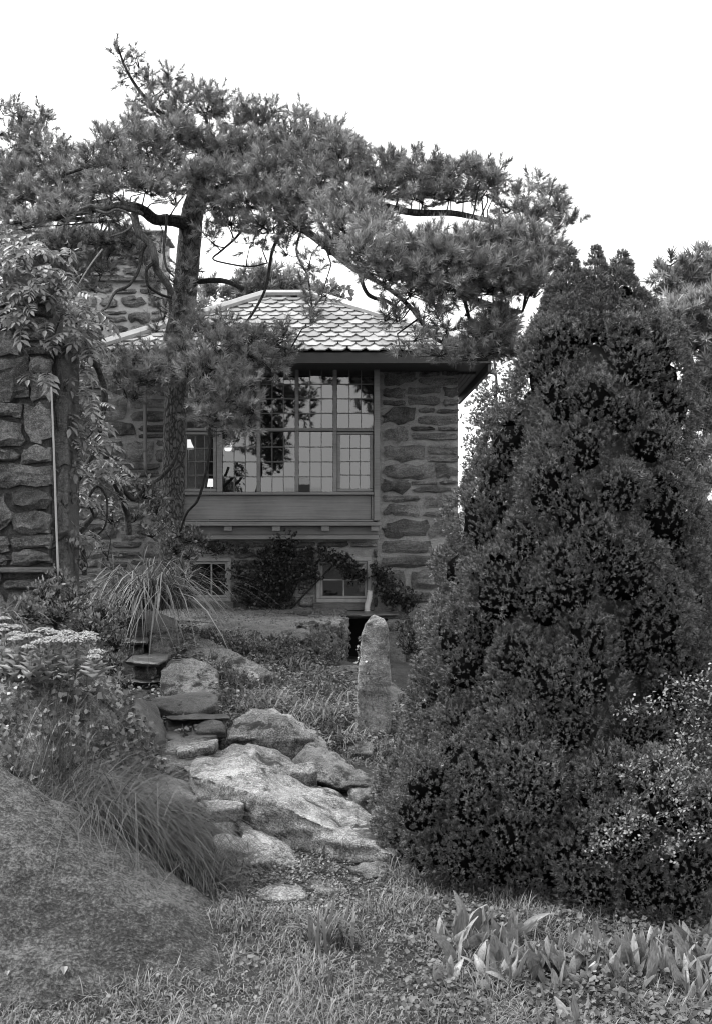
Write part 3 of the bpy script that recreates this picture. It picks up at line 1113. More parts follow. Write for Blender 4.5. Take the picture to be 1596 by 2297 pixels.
# ------------------------------------------------------------------ rocks
R = rock
R('boulder', 'huge smooth dark boulder filling the lower left corner of the photo',
  [P(-260, 1590, 5.4), P(0, 1712, 5.4), P(66, 1758, 5.38), P(150, 1812, 5.35), P(264, 1874, 5.3), P(384, 1946, 5.25), P(478, 2016, 5.2), P(525, 2068, 5.1), P(590, 2165, 4.9), P(625, 2245, 4.6),
   P(560, 2290, 4.35), P(250, 2275, 4.2), P(0, 2255, 4.2), P(-300, 2230, 4.2), P(-300, 1860, 4.7), P(0, 1990, 4.6), P(250, 2090, 4.55), P(450, 2170, 4.5),
   (-2.4, 5.8, -1.9), (-.6, 5.5, -2.1), (-2.6, 4.2, -2.2), (-.5, 4.5, -2.2)], M_dome, .028, .034, 3.0, 'boulder', smooth_n=8, strata=.45, seed=1)
R('boulder', 'long pale lichened slab boulder slanting down beside the spruce',
  [P(410, 1715, 7.05), P(440, 1682, 7.3), P(520, 1664, 7.5), P(560, 1662, 7.55), P(640, 1708, 7.4), P(760, 1770, 7.15), P(880, 1836, 6.8), P(960, 1890, 6.4),
   P(416, 1735, 6.75), P(500, 1755, 6.5), P(600, 1785, 6.22), P(700, 1836, 6.04), P(790, 1878, 5.92), P(900, 1922, 5.8),
   P(420, 1760, 6.9), P(480, 1800, 6.75), P(570, 1858, 6.55), P(650, 1918, 6.35), P(715, 1962, 6.2), P(800, 1974, 6.1), P(900, 1958, 6.0),
   (-1.0, 7.3, -2.1), (.4, 6.6, -2.1), (.2, 5.95, -2.1), (-.6, 6.3, -2.1)], M_slab, .022, .042, 3.2, 'boulder', smooth_n=2, strata=1.0, seed=2)
R('boulder', 'peaked boulder with a dark overhung face just above the pale slab',
  [P(490, 1670, 7.75), P(520, 1610, 7.95), P(560, 1586, 8.1), P(582, 1594, 8.1), P(612, 1582, 8.15), P(660, 1604, 8.1), P(735, 1664, 7.9), P(744, 1690, 7.7),
   P(600, 1625, 7.6), P(650, 1620, 7.62), P(700, 1655, 7.6), P(520, 1650, 7.55), P(560, 1655, 7.5), P(560, 1720, 7.85), P(640, 1730, 7.9), P(720, 1700, 7.85), (-.95, 8.1, -1.9), (-.1, 8.0, -1.9), (-.2, 7.7, -1.9)],
  M_slab, .022, .03, 4, 'boulder', smooth_n=2, strata=1.0, seed=3)
R('boulder', 'angular boulder with a dark front lying right of the peaked boulder',
  [P(648, 1712, 7.35), P(690, 1668, 7.5), P(715, 1664, 7.55), P(760, 1695, 7.45), P(845, 1748, 7.2), P(838, 1762, 7.05), P(760, 1768, 7.0), P(690, 1745, 7.05), P(700, 1700, 7.2), P(770, 1725, 7.15),
   (-.3, 7.6, -1.95), (.15, 7.3, -1.95)], M_rock, .02, .026, 5, 'boulder', smooth_n=2, strata=1.0, seed=4)
R('rock', 'small pale flat rock tucked before the angular boulder', [P(646, 1718, 7.0), P(676, 1712, 7.05), P(706, 1705, 7.05), P(712, 1728, 6.95), P(690, 1738, 6.9), P(650, 1732, 6.9)], M_slab, .014, .014, 8, drop=.12, smooth_n=1, seed=5)
R('rock', 'small rounded rock at the foot of the standing stone', [P(772, 1672, 8.0), P(785, 1657, 8.1), P(815, 1654, 8.15), P(842, 1668, 8.05), P(838, 1690, 7.9), P(800, 1688, 7.9)], M_rock, .016, .016, 7, drop=.15, smooth_n=2, seed=6)
R('rock', 'flat stone step between the angular boulder and the spruce', [P(780, 1768, 6.85), P(830, 1764, 6.9), P(880, 1770, 6.9), P(885, 1792, 6.75), P(800, 1790, 6.7)], M_rock, .016, .014, 7, drop=.14, smooth_n=2, seed=7)
R('rock', 'rough dark stone squeezed between slab boulder and spruce', [P(815, 1800, 6.75), P(880, 1790, 6.8), P(890, 1830, 6.6), P(840, 1828, 6.55)], M_rock, .016, .02, 7, drop=.15, smooth_n=1, seed=8)
R('rock', 'upper of two split slabs jutting below the pale slab boulder',
  [P(535, 1838, 6.35), P(560, 1832, 6.45), P(640, 1890, 6.2), P(690, 1932, 5.95), P(697, 1948, 5.9), P(600, 1935, 5.9), P(545, 1880, 6.1)], M_slab, .016, .022, 6, drop=.26, smooth_n=1, strata=1, seed=9)
R('rock', 'lower of two split slabs jutting from the drooping grass',
  [P(480, 1868, 6.15), P(530, 1868, 6.15), P(606, 1920, 5.88), P(606, 1938, 5.8), P(540, 1940, 5.8), P(480, 1910, 5.9)], M_slab, .016, .022, 6, drop=.3, smooth_n=1, strata=1, seed=10)
R('rock', 'low rounded stone at the lawn edge under the split slabs', [P(565, 2000, 5.45), P(610, 1978, 5.6), P(650, 1976, 5.65), P(690, 1992, 5.6), P(690, 2012, 5.4), P(610, 2018, 5.35)], M_slab, .016, .014, 6, drop=.2, smooth_n=4, seed=11)
R('rock', 'flat smooth stone at the lawn edge before the pale slab boulder', [P(690, 1972, 5.75), P(740, 1958, 5.9), P(830, 1962, 5.9), P(845, 1985, 5.65), P(790, 1998, 5.5), P(705, 1994, 5.5)], M_rock, .016, .012, 6, drop=.2, smooth_n=5, seed=12)
R('rock', 'thin jagged rock lip under the right end of the slab boulder', [P(775, 1942, 5.8), P(830, 1932, 5.9), P(880, 1928, 5.9), P(880, 1955, 5.75), P(830, 1968, 5.65)], M_rock, .014, .02, 7, drop=.05, smooth_n=1, seed=13)
R('rock', 'sunken pale rock at the left foot of the slab boulder', [P(270, 1752, 6.7), P(340, 1722, 6.95), P(420, 1752, 6.8), P(445, 1790, 6.5), P(350, 1800, 6.4), P(270, 1790, 6.4)], M_rock, .02, .02, 5, drop=.3, smooth_n=4, seed=14)
R('rock', 'small pale splinter of rock against the left of the slab boulder', [P(440, 1796, 6.3), P(500, 1792, 6.4), P(550, 1800, 6.35), P(540, 1812, 6.25), P(470, 1822, 6.2)], M_slab, .014, .014, 8, drop=.08, smooth_n=1, seed=15)
# the garden stair, built of separate slabs
G = 'stones of the rough garden stair'
R('step_stone', 'lowest thick stone of the rough garden stair', [P(345, 1690, 7.2), P(395, 1682, 7.35), P(450, 1684, 7.35), P(432, 1712, 7.1), P(400, 1730, 7.0), P(350, 1720, 7.0)], M_rock, .016, .018, 6, 'step', drop=.22, smooth_n=1, seed=16, group=G)
R('step_stone', 'broad pale slab forming the second tread from the bottom of the stair', [P(338, 1664, 7.4), P(420, 1655, 7.6), P(492, 1655, 7.6), P(470, 1676, 7.35), P(345, 1692, 7.3)], M_rock, .016, .016, 6, 'step', drop=.2, smooth_n=1, seed=17, group=G)
R('step_stone', 'narrow pale splinter stone lying on the second stair tread', [P(392, 1676, 7.25), P(440, 1660, 7.35), P(492, 1656, 7.4), P(480, 1672, 7.25), P(400, 1688, 7.15)], M_slab, .012, .012, 8, 'step', drop=.07, smooth_n=1, seed=18, group=G)
R('step_stone', 'thin dark slate tread in the middle of the rough stair', [P(350, 1646, 7.6), P(380, 1640, 7.75), P(500, 1640, 7.75), P(482, 1652, 7.6), P(420, 1658, 7.55), P(355, 1656, 7.55)], M_step, .014, .008, 6, 'step', drop=.06, smooth_n=1, seed=19, group=G)
R('step_stone', 'upright dark riser stone under the overhanging stair slab', [P(370, 1606, 7.95), P(500, 1603, 8.0), P(512, 1640, 7.8), P(374, 1642, 7.75)], M_wetrock, .016, .018, 6, 'step', drop=.15, smooth_n=1, seed=20, group=G)
R('step_stone', 'small rounded stone at the right end of the dark riser', [P(432, 1625, 7.75), P(470, 1612, 7.8), P(502, 1616, 7.75), P(505, 1640, 7.65), P(440, 1642, 7.62)], M_wetrock, .014, .014, 7, 'step', drop=.06, smooth_n=3, seed=21, group=G)
R('step_stone', 'big overhanging dark slab halfway up the rough stair', [P(336, 1568, 8.05), P(360, 1560, 8.3), P(470, 1552, 8.4), P(492, 1560, 8.2), P(486, 1580, 8.05), P(440, 1600, 7.95), P(380, 1596, 7.92), P(340, 1580, 7.98)], M_wetrock, .016, .018, 5, 'step', drop=.06, smooth_n=2, seed=22, group=G)
R('boulder', 'lichen blotched boulder right of the upper stair', [P(358, 1550, 8.5), P(360, 1500, 8.7), P(385, 1478, 8.85), P(450, 1474, 8.9), P(488, 1500, 8.8), P(495, 1555, 8.5), P(430, 1560, 8.4)], M_rock, .02, .025, 5, 'boulder', drop=.2, smooth_n=4, seed=23)
box_o = None
R('step_stone', 'dark slate tread with a sharp edge second from the top of the stair', [P(280, 1484, 8.8), P(296, 1470, 9.1), P(340, 1465, 9.2), P(382, 1467, 9.15), P(374, 1478, 8.9), P(352, 1489, 8.72), P(310, 1487, 8.74)], M_step, .012, .012, 7, 'step', drop=.03, smooth_n=1, seed=24, group=G)
R('step_stone', 'square block carrying the second slate tread from the top', [P(296, 1492, 8.95), P(348, 1490, 8.95), P(352, 1512, 8.85), P(338, 1526, 8.85), P(300, 1518, 8.85)], M_rock, .014, .03, 7, 'step', drop=.06, smooth_n=1, seed=25, group=G)
R('step_stone', 'dark block at ground level under the slate treads', [P(305, 1524, 8.85), P(355, 1526, 8.85), P(352, 1562, 8.75), P(320, 1560, 8.75)], M_wetrock, .015, .018, 7, 'step', drop=.1, smooth_n=1, seed=26, group=G)
R('step_stone', 'thin dark wedge slate lying between the square block and the ground level block', [P(288, 1526, 8.8), P(305, 1518, 9.0), P(362, 1519, 9.0), P(366, 1528, 8.75), P(320, 1532, 8.72)], M_step, .012, .012, 7, 'step', drop=.025, smooth_n=1, seed=61, group=G)
R('step_stone', 'thin rough slate lip lying on the dark upright riser', [P(366, 1606, 7.86), P(400, 1600, 8.0), P(505, 1599, 8.0), P(515, 1610, 7.8), P(440, 1612, 7.72), P(380, 1612, 7.74)], M_step, .012, .012, 7, 'step', drop=.022, smooth_n=1, seed=62, group=G)
R('step_stone', 'topmost thin slate tread of the rough stair', [P(255, 1441, 9.1), P(265, 1430, 9.45), P(333, 1428, 9.45), P(330, 1440, 9.1)], M_step, .012, .006, 6, 'step', drop=.03, smooth_n=1, seed=27, group=G)
R('step_stone', 'low support block under the topmost slate tread', [P(275, 1446, 9.2), P(322, 1444, 9.2), P(320, 1468, 9.15), P(280, 1468, 9.15)], M_rock, .015, .014, 7, 'step', drop=.05, smooth_n=1, seed=28, group=G)
R('rock', 'dark mossy block behind the topmost slate tread', [P(262, 1396, 9.5), P(290, 1382, 9.65), P(328, 1386, 9.65), P(335, 1428, 9.5), P(265, 1430, 9.45)], M_wetrock, .016, .018, 6, drop=.1, smooth_n=3, seed=29)
R('rock', 'small pale block left of the arching grass clump', [P(205, 1356, 9.5), P(255, 1350, 9.7), P(266, 1362, 9.6), P(264, 1384, 9.5), P(205, 1386, 9.5)], M_slab, .016, .014, 6, drop=.1, smooth_n=2, seed=30)
R('boulder', 'long low rounded rock running down from the gravel terrace', [P(330, 1436, 9.4), P(340, 1406, 9.6), P(400, 1410, 9.6), P(490, 1438, 9.45), P(570, 1478, 9.2), P(625, 1510, 9.05), P(570, 1522, 8.98), P(430, 1482, 9.2), P(333, 1464, 9.3)], M_rock, .022, .022, 4, 'boulder', drop=.25, smooth_n=5, seed=31)
R('rock', 'sloping stone half hidden under the drooping ivy by the stair', [P(300, 1560, 7.6), P(345, 1570, 7.8), P(372, 1625, 7.6), P(368, 1655, 7.4), P(330, 1640, 7.2), P(295, 1590, 7.2)], M_wetrock, .018, .02, 6, drop=.3, smooth_n=3, seed=32)
mound = R('boulder', 'big ivy grown boulder at the left under the white flower heads',
          [P(-260, 1470, 7.3), P(0, 1470, 7.2), P(160, 1490, 7.1), P(225, 1500, 7.0), P(290, 1580, 7.0), P(335, 1660, 7.0), P(345, 1725, 6.9), P(230, 1735, 6.3), P(60, 1720, 6.0), P(-260, 1700, 5.9),
           P(-260, 1520, 6.3), P(60, 1545, 6.4), P(200, 1570, 6.5), P(280, 1640, 6.5), (-2.6, 7.4, -1.9), (-1.2, 7.2, -1.9), (-2.6, 6, -1.9), (-1.4, 6.2, -1.95)], M_rock, .03, .04, 3, 'boulder', smooth_n=4, seed=33)
R('boulder', 'rounded sloping rock behind the stonecrop flowers', [P(20, 1440, 7.9), P(110, 1420, 8.0), P(180, 1440, 7.9), P(240, 1500, 7.5), P(265, 1570, 7.3), P(150, 1560, 7.2), P(20, 1480, 7.3)], M_rock, .024, .02, 4, 'boulder', drop=.3, smooth_n=5, seed=34)
# standing stone
R('standing_stone', 'tall narrow standing stone with ivy on its left flank', [P(838, 1377, 8.45), P(862, 1384, 8.45), P(870, 1402, 8.4), P(870, 1480, 8.4), P(878, 1580, 8.38), P(872, 1690, 8.35), P(796, 1690, 8.3), P(802, 1560, 8.33), P(803, 1480, 8.36), P(810, 1420, 8.4), P(826, 1386, 8.42),
   P(838, 1390, 8.68), P(866, 1410, 8.66), P(872, 1680, 8.7), P(815, 1430, 8.62), P(800, 1680, 8.66)], M_stele, .015, .021, 5, 'standing stone', smooth_n=2, strata=.5, seed=35)
R('boulder', 'bare sloping rock sheet behind the standing stone', [P(735, 1478, 10.5), P(800, 1490, 10.4), P(880, 1530, 10.1), P(960, 1585, 9.7), P(960, 1640, 9.2), P(880, 1615, 9.2), P(790, 1570, 9.4), P(730, 1520, 9.7)], M_rock, .03, .02, 4, 'boulder', drop=.35, smooth_n=4, seed=36)
R('rock', 'tall dark block standing at the right of the dark passage behind the standing stone', [P(866, 1392, 11.6), P(905, 1390, 11.7), P(910, 1560, 11.5), P(868, 1560, 11.4), P(872, 1395, 12.2), P(905, 1395, 12.3), P(905, 1540, 12.3)], M_wetrock, .022, .02, 5, smooth_n=2, seed=60)
# terrace edge stones
rw = thing('retaining_wall', 'short dry retaining wall of upright stones along the right edge of the gravel terrace', 'wall', (-.2, 10.8, -1.6))
for k, q in enumerate([[(686, 1402, 10.25), (716, 1396, 10.5), (720, 1470, 10.4), (690, 1472, 10.2)], [(716, 1402, 10.45), (746, 1388, 10.7), (748, 1478, 10.6), (718, 1474, 10.4)],
                       [(745, 1400, 10.7), (770, 1394, 10.95), (772, 1480, 10.9), (748, 1480, 10.6)], [(768, 1390, 10.95), (785, 1388, 11.2), (788, 1478, 11.15), (770, 1480, 10.9)]]):
    rock('stone', '', [P(*a) for a in q] + [P(*a) + Vector((-.12, .12, .0)) for a in q], M_rock, .016, .042, 6, smooth_n=1, strata=1.0, seed=40 + k, parent=rw)
R('rock', 'flat edging rock at the right corner of the gravel terrace', [P(622, 1420, 10.1), P(650, 1408, 10.3), P(700, 1404, 10.35), P(692, 1432, 10.1), P(640, 1440, 10.0)], M_rock, .016, .016, 6, drop=.07, smooth_n=1, seed=50)
R('rock', 'small stone under the flat edging rock of the terrace', [P(660, 1440, 10.1), P(692, 1436, 10.15), P(694, 1462, 10.1), P(665, 1462, 10.05)], M_rock, .016, .016, 7, drop=.05, smooth_n=2, seed=51)
R('slate_slab', 'thin dark slate slab bridging the gap below the right basement window', [P(640, 1372, 12.0), P(740, 1371, 12.45), P(892, 1371, 12.5), P(892, 1377, 12.1), P(740, 1381, 11.7), P(690, 1380, 11.6)], M_step, .018, .006, 5, 'slab', drop=.035, smooth_n=1, seed=52)
R('rock', 'sunken flat stone in the gravel near the arching grass', [P(428, 1402, 10.5), P(460, 1396, 10.8), P(490, 1402, 10.6), P(450, 1410, 10.3)], M_rock, .014, .008, 6, drop=.05, smooth_n=2, seed=53)


# ------------------------------------------------------------------ pines
rt_ = np.random.default_rng(3)
TUFT = [tuft_template(52, .085, .056, .0047, .95, rt_, 1.25) for _ in range(5)]
TUFT_FAR = [tuft_template(34, .16, .10, .016, 1.0, rt_, 1.1) for _ in range(3)]


def pts_on(polys):
    return np.concatenate([spline(p[:, :3], 8) for p in polys])


def pine(root, clusters, limbs, dens=1.0, tm=None, nmat=None, size=1.0, wood=None, sparse=()):
    """clusters: (px,py,rx,ry,Y[,d]); each is a bough of shoots carried by twigs from the nearest limb"""
    LP = pts_on(limbs)
    tuftp, tuftd, A1, B1, A2, B2 = [], [], [], [], [], []
    for c in clusters:
        px, py, rx, ry, Y = c[:5]
        dn = c[5] if len(c) > 5 else 1.0
        m = Y / F
        C = np.array(P(px, py, Y))
        R_ = np.array([rx * m, max(.16, rx * m * .55), ry * m])
        n = max(6, int(rx * ry * 3.14 / 800.0 * 15.5 * dens * dn / (size * size)))
        u = rng.normal(size=(n, 3))
        u /= np.linalg.norm(u, axis=1)[:, None]
        rad = rng.random(n) ** 0.45
        q = u * rad[:, None]
        q *= (1 + .45 * np.array([noise.noise(Vector(v * 2.1) + Vector(C) * 3) for v in q]))[:, None] * np.where(rng.random(n) < .08, 1.3, 1.0)[:, None]
        p = C + q * R_
        d = q * np.array([1, 1, .7]) + np.array([0, -.12, .50]) + rng.normal(size=(n, 3)) * .30
        tuftp.append(p)
        tuftd.append(d)
        # twigs
        foot = C - np.array([0, 0, R_[2] * .45])
        k = max(1, n // 12)
        nodes = C + (rng.normal(size=(k, 3)) * .38 - np.array([0, 0, .22])) * R_
        j = np.argmin(((p[:, None] - nodes[None]) ** 2).sum(2), 1)
        A2.append(nodes[j])
        B2.append(p)
        A1.append(np.repeat(foot[None], k, 0))
        B1.append(nodes)
        near = LP[np.argmin(((LP - foot) ** 2).sum(1))]
        A1.append(near[None])
        B1.append(foot[None])
    tp_, td_ = np.concatenate(tuftp), np.concatenate(tuftd)
    parts = []
    tm = tm or TUFT
    which = rng.integers(0, len(tm), len(tp_))
    for i, (T, Ft, tt) in enumerate(tm):
        s = which == i
        if not s.any():
            continue
        parts.append(inst(T, Ft, frames(td_[s]), tp_[s], size * rng.uniform(.75, 1.35, s.sum()), rng.uniform(.4, 1.6, s.sum()), tt))
    V, Fc, tn = cat(parts)
    mk('foliage', V, Fc, nmat or M_pine, root, tone=tn)['kind'] = 'stuff'
    a1, b1 = np.concatenate(A1), np.concatenate(B1)
    a2, b2 = np.concatenate(A2), np.concatenate(B2)
    L1 = np.linalg.norm(b1 - a1, axis=1)
    V, Fc, _ = cat([bend_sticks(a1, b1, .006 + .006 * np.minimum(L1, 1), .004, .10), sticks(a2, b2, .0035, .002)])
    mk('twigs', V, Fc, wood or M_twig, root)['kind'] = 'stuff'


pt = thing('pine_tree', 'large leaning pine whose crown spreads right over the slate roof', 'tree', P(385, 1300, 11.0))
trunk = pxtube([(384, 1330, 33), (386, 1230, 28), (389, 1100, 26), (392, 980, 25.5), (398, 860, 26), (407, 740, 27), (417, 640, 27), (426, 540, 26), (434, 470, 24),
                (452, 410, 18), (466, 360, 11), (470, 310, 6), (462, 260, 3)], 11.0)
ts = spline(trunk, 14)
tvv, tff = tube_arr(ts, 26, 1, .022)
mk('trunk', tvv, tff, M_bark, pt, smooth=True)
LIMBS = {
    'a': [(430, 520, 17, 11), (410, 500, 15, 10.9), (380, 494, 13, 10.8), (348, 492, 12.5, 10.7), (318, 470, 12, 10.6), (280, 463, 11, 10.5), (240, 466, 9, 10.4), (190, 474, 8, 10.3), (120, 486, 6, 10.2), (30, 500, 5, 10.1)],
    'b': [(440, 450, 16, 11), (500, 425, 12, 11.1), (580, 410, 11, 11.1), (660, 410, 11, 10.9), (730, 420, 11, 10.5), (790, 450, 12, 9.8), (835, 498, 11.5, 9.4), (890, 540, 11, 9.0), (960, 598, 10, 8.7), (1040, 662, 9, 8.6), (1115, 690, 7, 8.6), (1170, 700, 4, 8.6)],
    'c': [(770, 430, 10, 10.2), (830, 452, 9, 10.2), (920, 476, 8, 10.1), (1010, 478, 7, 10), (1075, 490, 6, 10), (1140, 502, 5.5, 9.9), (1200, 487, 4.5, 9.9), (1240, 460, 3, 9.8)],
    'd': [(465, 380, 9, 11), (520, 330, 6, 11.1), (570, 290, 4, 11.1), (620, 250, 2, 11.1)],
    'e': [(470, 360, 9, 11), (430, 300, 7, 11), (370, 262, 5, 11.1), (320, 212, 4, 11.1), (285, 158, 3, 11.1), (262, 98, 2, 11.1)],
    'f': [(450, 420, 9, 11), (380, 390, 7, 11), (300, 370, 5, 10.8), (220, 370, 4, 10.5), (150, 390, 3, 10.3)],
    'g': [(436, 633, 6, 11), (475, 629, 6, 10.9), (510, 632, 5.5, 10.8), (546, 648, 5, 10.7)],
    'h': [(620, 470, 9, 10.6), (660, 500, 9, 10.5), (700, 528, 8.5, 10.4), (735, 555, 8, 9.6), (790, 600, 7, 8.9), (860, 640, 5, 8.6), (920, 690, 5, 8.6), (965, 750, 4.5, 8.7), (1000, 772, 4, 8.7), (1065, 792, 3, 8.8)],
    'i': [(805, 610, 4.5, 8.8), (818, 650, 4.5, 8.8), (835, 667, 4.5, 8.8), (868, 676, 4, 8.8), (893, 695, 3, 8.8)],
    'j': [(1040, 668, 4.5, 8.6), (1052, 720, 4, 8.6), (1062, 755, 3.5, 8.6), (1085, 785, 2.5, 8.6)],
    'k': [(640, 510, 4, 10.5), (612, 560, 3.6, 10.5), (598, 640, 3.2, 10.4), (575, 690, 3, 10.4), (540, 742, 2.4, 10.3)],
    'l': [(405, 800, 11, 11), (430, 790, 9, 10.6), (470, 800, 8, 10.2), (520, 830, 6, 10), (570, 870, 4, 9.9)],
    'm': [(400, 850, 10, 11), (370, 840, 7, 10.4), (330, 850, 5, 10.1), (280, 860, 3, 10)],
    'n': [(405, 760, 9, 11), (450, 735, 8, 10.5), (520, 745, 6, 10.3), (600, 770, 4, 10.2), (650, 785, 2.5, 10.1)],
    'o': [(690, 480, 3, 10.4), (665, 560, 2.6, 10.4), (690, 620, 2.3, 10.3), (700, 690, 2, 10.3)],
    'p': [(560, 460, 4, 10.6), (540, 520, 3, 10.6), (500, 560, 2.5, 10.5), (478, 580, 2, 10.5), (505, 590, 2, 10.5), (560, 598, 2, 10.4), (600, 590, 1.6, 10.4)],
}
LT = {k: pxtube([(a, b, c, d) for a, b, c, d in v], 0) for k, v in LIMBS.items()}
for k, v in LT.items():
    q, f = tube_arr(v, 10 if v[0, 3] > .03 else 6, 6, .03)
    o = mk('limb' if k != 'g' else 'broken_branch', q, f, M_limb if v[0, 3] > .035 else M_twig, pt, smooth=True)
